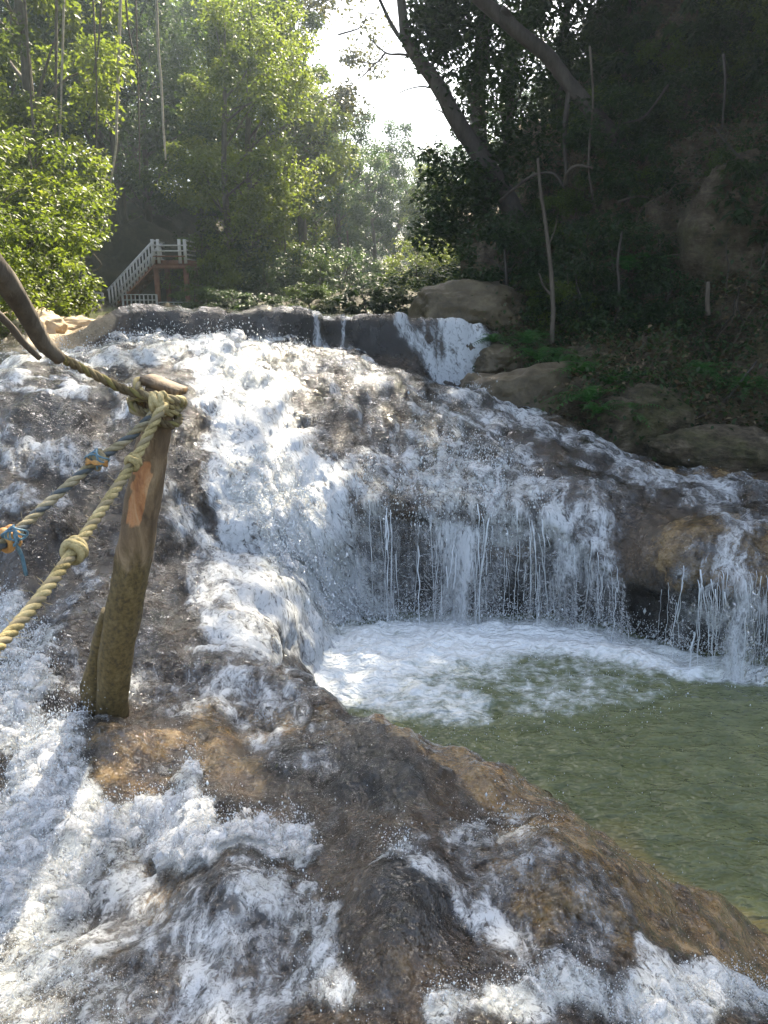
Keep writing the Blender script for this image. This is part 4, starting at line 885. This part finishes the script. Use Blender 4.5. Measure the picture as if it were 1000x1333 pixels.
for k in range(10):
    q = a0.lerp(b0, (k + .5)/10); part('step', M['redwood'], st, (q + Vector((0, 27.65, .06)), q + Vector((0, 28.67, .06)), .26, .04))
for x in (206, 213, 240, 247):
    part('rail_post', M['whitepaint'], st, ((xx(x), 27.55, lz + .1), (xx(x), 27.55, zz(312)), .09))
for y in (320, 327, 334): part('top_rail', M['whitepaint'] if y != 334 else M['redwood'], st, ((xx(206), 27.52, zz(y)), (xx(247), 27.52, zz(y)), .04, .05))
for x in (206, 247):
    for k in range(5): part('side_rail', M['whitepaint'], st, ((xx(x), 27.6, lz + .25 + k*.15), (xx(x), 29, lz + .25 + k*.15), .04, .04))
def railing(x0, x1, y0, y1, D, nx, ny, label, mat=None):
    mat = mat or M['whitepaint']; k = D/28
    X0, X1 = [float(X_of(x, 390, D)) for x in (x0, x1)]; z1, z0 = zz(y0, D), zz(y1, D)
    e = empty('railing', (X0, D, z0), label, 'railing', 'white railings below the staircase')
    for x in np.linspace(X0, X1, nx): part('baluster', mat, e, ((x, D, z0 - .15), (x, D, z1), .06 if x in (X0, X1) else .035))
    for z in np.linspace(z0, z1, ny): part('rail', mat, e, ((X0 - .03, D - .035, z), (X1 + .03, D - .035, z), .03, .05))
railing(116, 134, 381, 408, 27, 3, 7, 'narrow white slatted railing panel standing alone left of the stairs')
railing(160, 204, 383, 404, 27.2, 9, 4, 'low white railing in front of the stair flight')
railing(208, 250, 393, 404, 27.2, 8, 3, 'low white railing below the landing between its posts')

hz = NT('thin haze'); hz.t.nodes.remove(hz.bsdf)
pv = hz.n('VolumePrincipled'); pv.inputs['Density'].default_value = .0012; pv.inputs['Color'].default_value = (.72, .87, 1, 1); pv.inputs['Anisotropy'].default_value = .6
hz.l(pv.outputs[0], hz.out.inputs['Volume'])
mb = MB(); mb.box((0, 45, 10), (75, 75, 17)); hb = mb.build('haze', hz.m, None, False); tag(hb, 'thin bright haze hanging in the forest clearing', kind='stuff')

# ------------------------------------------------------------------ leaning rope post
def mat_post():
    t = NT('weathered mossy post'); p = t.objco(); nz = t.noise(t.scale(p, (14, 14, 3.5)), 1, 6, .7, .6); sp = t.n('SeparateXYZ'); t.l(p, sp.inputs[0])
    f2 = t.noise(p, 40, 5, .7)
    wood = t.ramp(nz, [(.3, (.06, .04, .022)), (.5, (.19, .125, .065)), (.7, (.36, .26, .15))])
    moss = t.ramp(f2, [(.3, (.03, .022, .010)), (.5, (.13, .09, .028)), (.7, (.22, .16, .065))])
    hz = t.math('ADD', sp.outputs[2], t.math('MULTIPLY', t.math('SUBTRACT', nz, .5), .5))
    c = t.mix(t.rng(hz, .78, .95), moss, wood)
    bar = t.rng(t.math('ADD', t.attr('tint'), t.math('MULTIPLY', t.math('SUBTRACT', nz, .5), .7)), .4, .6)
    c = t.mix(bar, c, t.ramp(nz, [(.3, (.30, .11, .03)), (.5, (.52, .24, .09)), (.75, (.72, .46, .26))]) if False else t.ramp(nz, [(.35, (.26, .10, .038)), (.5, (.48, .22, .085)), (.7, (.66, .43, .23))]))
    h = t.math('ADD', nz, t.math('MULTIPLY', f2, .4))
    return t.set(Base_Color=c, Roughness=.62, Normal=t.bump(h, .9, .02))
M['post'] = mat_post()
pp = [P(146, 940, 3.50), P(147, 900, 3.46), P(155, 830, 3.42), P(166, 770, 3.40), P(180, 690, 3.38), P(193, 610, 3.36), P(203, 550, 3.35), P(209, 506, 3.34)]
pr = [.100, .102, .108, .108, .104, .094, .086, .082]
n = 60; cp = curve_pts(pp, n); cr = np.interp(np.linspace(0, 1, n), np.linspace(0, 1, 8), pr)*.78
post = empty('wooden_post', P(147, 925, 3.46), 'leaning weathered wooden post with peeled bark holding the ropes', 'post')
mb = MB(); sd_ = 28
mb.tube(cp, cr, sd_, lump=.10, seed=3)
vv = mb.v[0]; ang = np.arctan2(vv[:, 0] - np.repeat(np.append(cp[:, 0], [cp[0, 0], cp[-1, 0]]), [sd_]*n + [1, 1]), -(vv[:, 1] - np.repeat(np.append(cp[:, 1], [cp[0, 1], cp[-1, 1]]), [sd_]*n + [1, 1])))
yv = y_of(vv[:, 1], vv[:, 2])
bare = sstep(700, 665, yv + 12*noise(np.stack([ang*3, yv/40, yv*0], -1)))*sstep(590, 612, yv)*sstep(.62, .42, np.abs(ang + .12 + .35*noise(np.stack([yv/14, yv*0, yv*0 + 2], -1))))
bare = np.maximum(bare, .5*sstep(600, 560, yv)*sstep(.9, .3, np.abs(ang + .75)))
gw = .12*noise(np.stack([yv/60, yv*0, yv*0 + 7], -1))
groove = 1.5*np.exp(-((ang - .55 + gw)/.08)**2) + 1.2*np.exp(-((ang + .95 - gw)/.07)**2) + .8*np.exp(-((ang - .22 + 2*gw)/.05)**2) + .7*np.exp(-((ang + .5 + gw)/.05)**2)
mb.at[0] = bare
cen = np.repeat(np.concatenate([cp, cp[:1], cp[-1:]]), [sd_]*n + [1, 1], axis=0)
mb.v[0] = cen + (vv - cen)*(1 - .10*bare - .07*groove)[:, None]
mb.build('post_body', M['post'], post)
mb = MB(); mb.tube(curve_pts([P(122, 935, 3.55), P(125, 890, 3.55), P(130, 850, 3.52), P(140, 795, 3.46)], 16), np.linspace(.085, .03, 16), 12, lump=.25, seed=8); mb.build('stub', M['post'], post)
mb = MB(); mb.beam(P(190, 492, 3.37), P(236, 510, 3.34), .03, .12); mb.build('top_splinter', M['post'], post, False)

def rope_mat(name, cols, twine=None):
    t = NT(name); p = t.objco(); nz = t.noise(p, 9, 3); f = t.noise(p, 130, 4, .7)
    c = t.ramp(t.math('ADD', t.math('MULTIPLY', nz, .6), t.math('MULTIPLY', f, .4)), cols)
    if twine:
        at = t.attr('tint'); c = t.mix(t.rng(at, .6, .7), c, twine)
    return t.set(Base_Color=c, Roughness=.85, Normal=t.bump(f, .8, .006), Specular_IOR_Level=.2)
M['rope'] = rope_mat('yellowish hemp rope', [(.32, (.12, .10, .04)), (.5, (.42, .34, .16)), (.68, (.66, .56, .33))], (.30, .25, .15))
M['rope2'] = rope_mat('rope with blue strand', [(.32, (.12, .10, .05)), (.5, (.33, .28, .17)), (.68, (.52, .45, .31))], (.11, .125, .13))
M['rope3'] = rope_mat('muddy brown rope', [(.32, (.06, .045, .025)), (.5, (.17, .13, .07)), (.68, (.30, .25, .13))], (.22, .19, .07))
M['blue'] = mat_simple('blue plastic twine', [(.05, .11, .16), (.11, .22, .29), (.28, .40, .45)], 30, .4, .3, .004)
M['orange'] = mat_simple('orange plastic twine', [(.35, .15, .04), (.55, .28, .08), (.7, .5, .25)], 30, .5, .3, .004)
def rope_geo(mb, pts, R, turns_per_m=11., n=None, phase=0.):
    pts = np.asarray([tuple(p) for p in pts]); L = np.linalg.norm(np.diff(pts, axis=0), axis=1).sum()
    n = n or int(max(40, L*turns_per_m*5)); cp = curve_pts(pts, n)
    t = np.gradient(cp, axis=0); t /= np.linalg.norm(t, axis=1)[:, None]
    ref = np.array([.12, .2, 1.]); a = np.cross(t, ref); a /= np.linalg.norm(a, axis=1)[:, None]; b = np.cross(t, a)
    s = np.concatenate([[0], np.cumsum(np.linalg.norm(np.diff(cp, axis=0), axis=1))])
    for k in range(3):
        th = s*turns_per_m*2*math.pi/3*1.0 + k*2*math.pi/3 + phase
        q = cp + (np.cos(th)[:, None]*a + np.sin(th)[:, None]*b)*R*.52
        mb.tube(q, R*.56, 7, at=1. if k == 0 else 0.)
def knot(mb, c, axis, R, at=0.):
    axis = Vector(axis).normalized(); q = axis.to_track_quat('Z', 'X').to_matrix()
    for j, (dz, rr, tilt) in enumerate([(-.6, 1.25, .3), (.25, 1.4, -.35), (.9, 1.1, .2)]):
        th = np.linspace(0, 6.6, 28); pts = [Vector(c) + q @ Vector((math.cos(a)*R*rr, math.sin(a)*R*rr, dz*R + tilt*R*math.cos(a) + .25*R*a/6)) for a in th]
        mb.tube(pts, R*.55, 7, at=at)
def rope(name, pts, R, mat, label, knots=(), group='ropes tied to the wooden post', tpm=26.):
    mb = MB(); rope_geo(mb, pts, R, tpm); base = Vector(pts[0]); e = empty(name, base, label, 'rope', group)
    mb.build('rope_strands', mat, e)
    cpf = curve_pts(pts, 400); mf = MB()
    for k in range(170):
        c = cpf[int(rng.integers(2, 398))]; d = rng.normal(size=3); d /= np.linalg.norm(d); d2 = d + rng.normal(0, .6, 3)
        L = rng.uniform(.008, .030); mf.tube([c + d*R*.9, c + d*(R + L*.5), c + d*R + (d + d2*.5)*L*.8], [.0011, .0009, .0005], 3, cap=False)
    tag(mf.build('frayed_fibres', mat, e), kind='stuff')
    for c, ax, r, m in knots:
        mb = MB(); knot(mb, c, ax, r); mb.build('knot', m, e)
    return e
A = [P(213, 524, 3.20), P(196, 560, 3.12), P(172, 604, 3.02), P(138, 655, 2.82), P(96, 717, 2.55), P(50, 780, 2.28), P(0, 838, 2.03), P(-90, 930, 1.66)]
rope('rope', A, .0195, M['rope'], 'nearer yellowish twisted rope running from the post to the lower left edge',
     [(P(96, 717, 2.55), Vector(A[3]) - Vector(A[5]), .025, M['rope']), (P(173, 602, 3.01), Vector(A[1]) - Vector(A[3]), .019, M['rope'])])
Bp = [P(208, 530, 3.22), P(170, 568, 3.16), P(126, 600, 3.06), P(70, 648, 2.9), P(10, 702, 2.68), P(-80, 770, 2.4)]
r2 = rope('rope', Bp, .0185, M['rope2'], 'farther rope with blue strands running from the post to the left edge',
     [(P(126, 599, 3.06), Vector(Bp[1]) - Vector(Bp[3]), .022, M['rope2']), (P(10, 702, 2.68), Vector(Bp[3]) - Vector(Bp[5]), .025, M['orange'])])
def ring(k, c, ax, R, r):
    mb = MB(); th = np.linspace(0, 6.28, 18); q = Vector(ax).to_track_quat('Z', 'X').to_matrix()
    mb.tube([c + q @ Vector((math.cos(a)*R, math.sin(a)*R, .014*math.sin(a*2 + k))) for a in th], r, 5); mb.build('blue_twine', M['blue'], r2)
for k in range(5): ring(k, P(14 + k*2.5, 700 - k*2, 2.64), Vector(Bp[3]) - Vector(Bp[5]), .029, .004)
for k in range(4): ring(k, P(122 + k*3, 600 - k*2, 3.02), Vector(Bp[1]) - Vector(Bp[3]), .032, .004)
mb = MB(); mb.tube(curve_pts([P(18, 705, 2.66), P(28, 722, 2.7), P(34, 748, 2.72)], 8), .008, 6); mb.build('twine_tail', M['blue'], r2)
for k in range(3):
    mb = MB(); mb.tube(curve_pts([P(112, 596 + 4*k, 3.02), P(125, 604 - 2*k, 2.99), P(140, 600 + 3*k, 3.02)], 8), .005, 5); mb.build('orange_twine', M['orange'], r2)
Cp = [P(196, 516, 3.24), P(165, 508, 3.22), P(120, 486, 3.15), P(85, 468, 3.05), P(60, 455, 2.95)]
rope('rope', Cp, .0185, M['rope3'], 'muddy rope running from the post up to the bare branch at left')
limb('bare_branch', [P(78, 466, 3.0), P(55, 445, 2.92), P(35, 410, 2.82), P(10, 370, 2.7), P(-30, 320, 2.55), P(-90, 250, 2.4)], .026, .05, M['bark'], 'thick bare brown branch leaning in from the left edge above the ropes', 'branch', 24, 10, lump=.12)
limb('bare_branch', [P(52, 466, 3.05), P(30, 445, 3.0), P(10, 420, 2.95), P(-40, 375, 2.85)], .011, .016, M['bark'], 'thin bare twig below the thick branch at the left edge', 'branch', 16, 7)
# turns of rope round the post top
lash = empty('rope_lashing', P(208, 525, 3.35), 'several turns of muddy rope wound around the top of the post', 'rope', 'ropes tied to the wooden post')
axis = (Vector(pp[-1]) - Vector(pp[-2])).normalized(); q = axis.to_track_quat('Z', 'X').to_matrix()
for k, (yy, tilt, R) in enumerate([(512, .03, .094), (519, -.025, .100), (527, .02, .097), (534, -.03, .102), (523, .055, .108)]):
    c = P(207 - (yy - 512)*.2, yy, 3.345); th = np.linspace(0, 6.283, 30)
    mb = MB(); rope_geo(mb, [c + q @ Vector((math.cos(a)*R, math.sin(a)*R, tilt*math.cos(a + k) + .006*math.sin(3*a + k))) for a in th], .0175, 28, 160)
    mb.build('rope_turn', M['rope3'] if k % 2 else M['rope'], lash)
mb = MB(); knot(mb, P(205, 524, 3.22), (1, 0, .3), .026); mb.build('knot', M['rope'], lash)
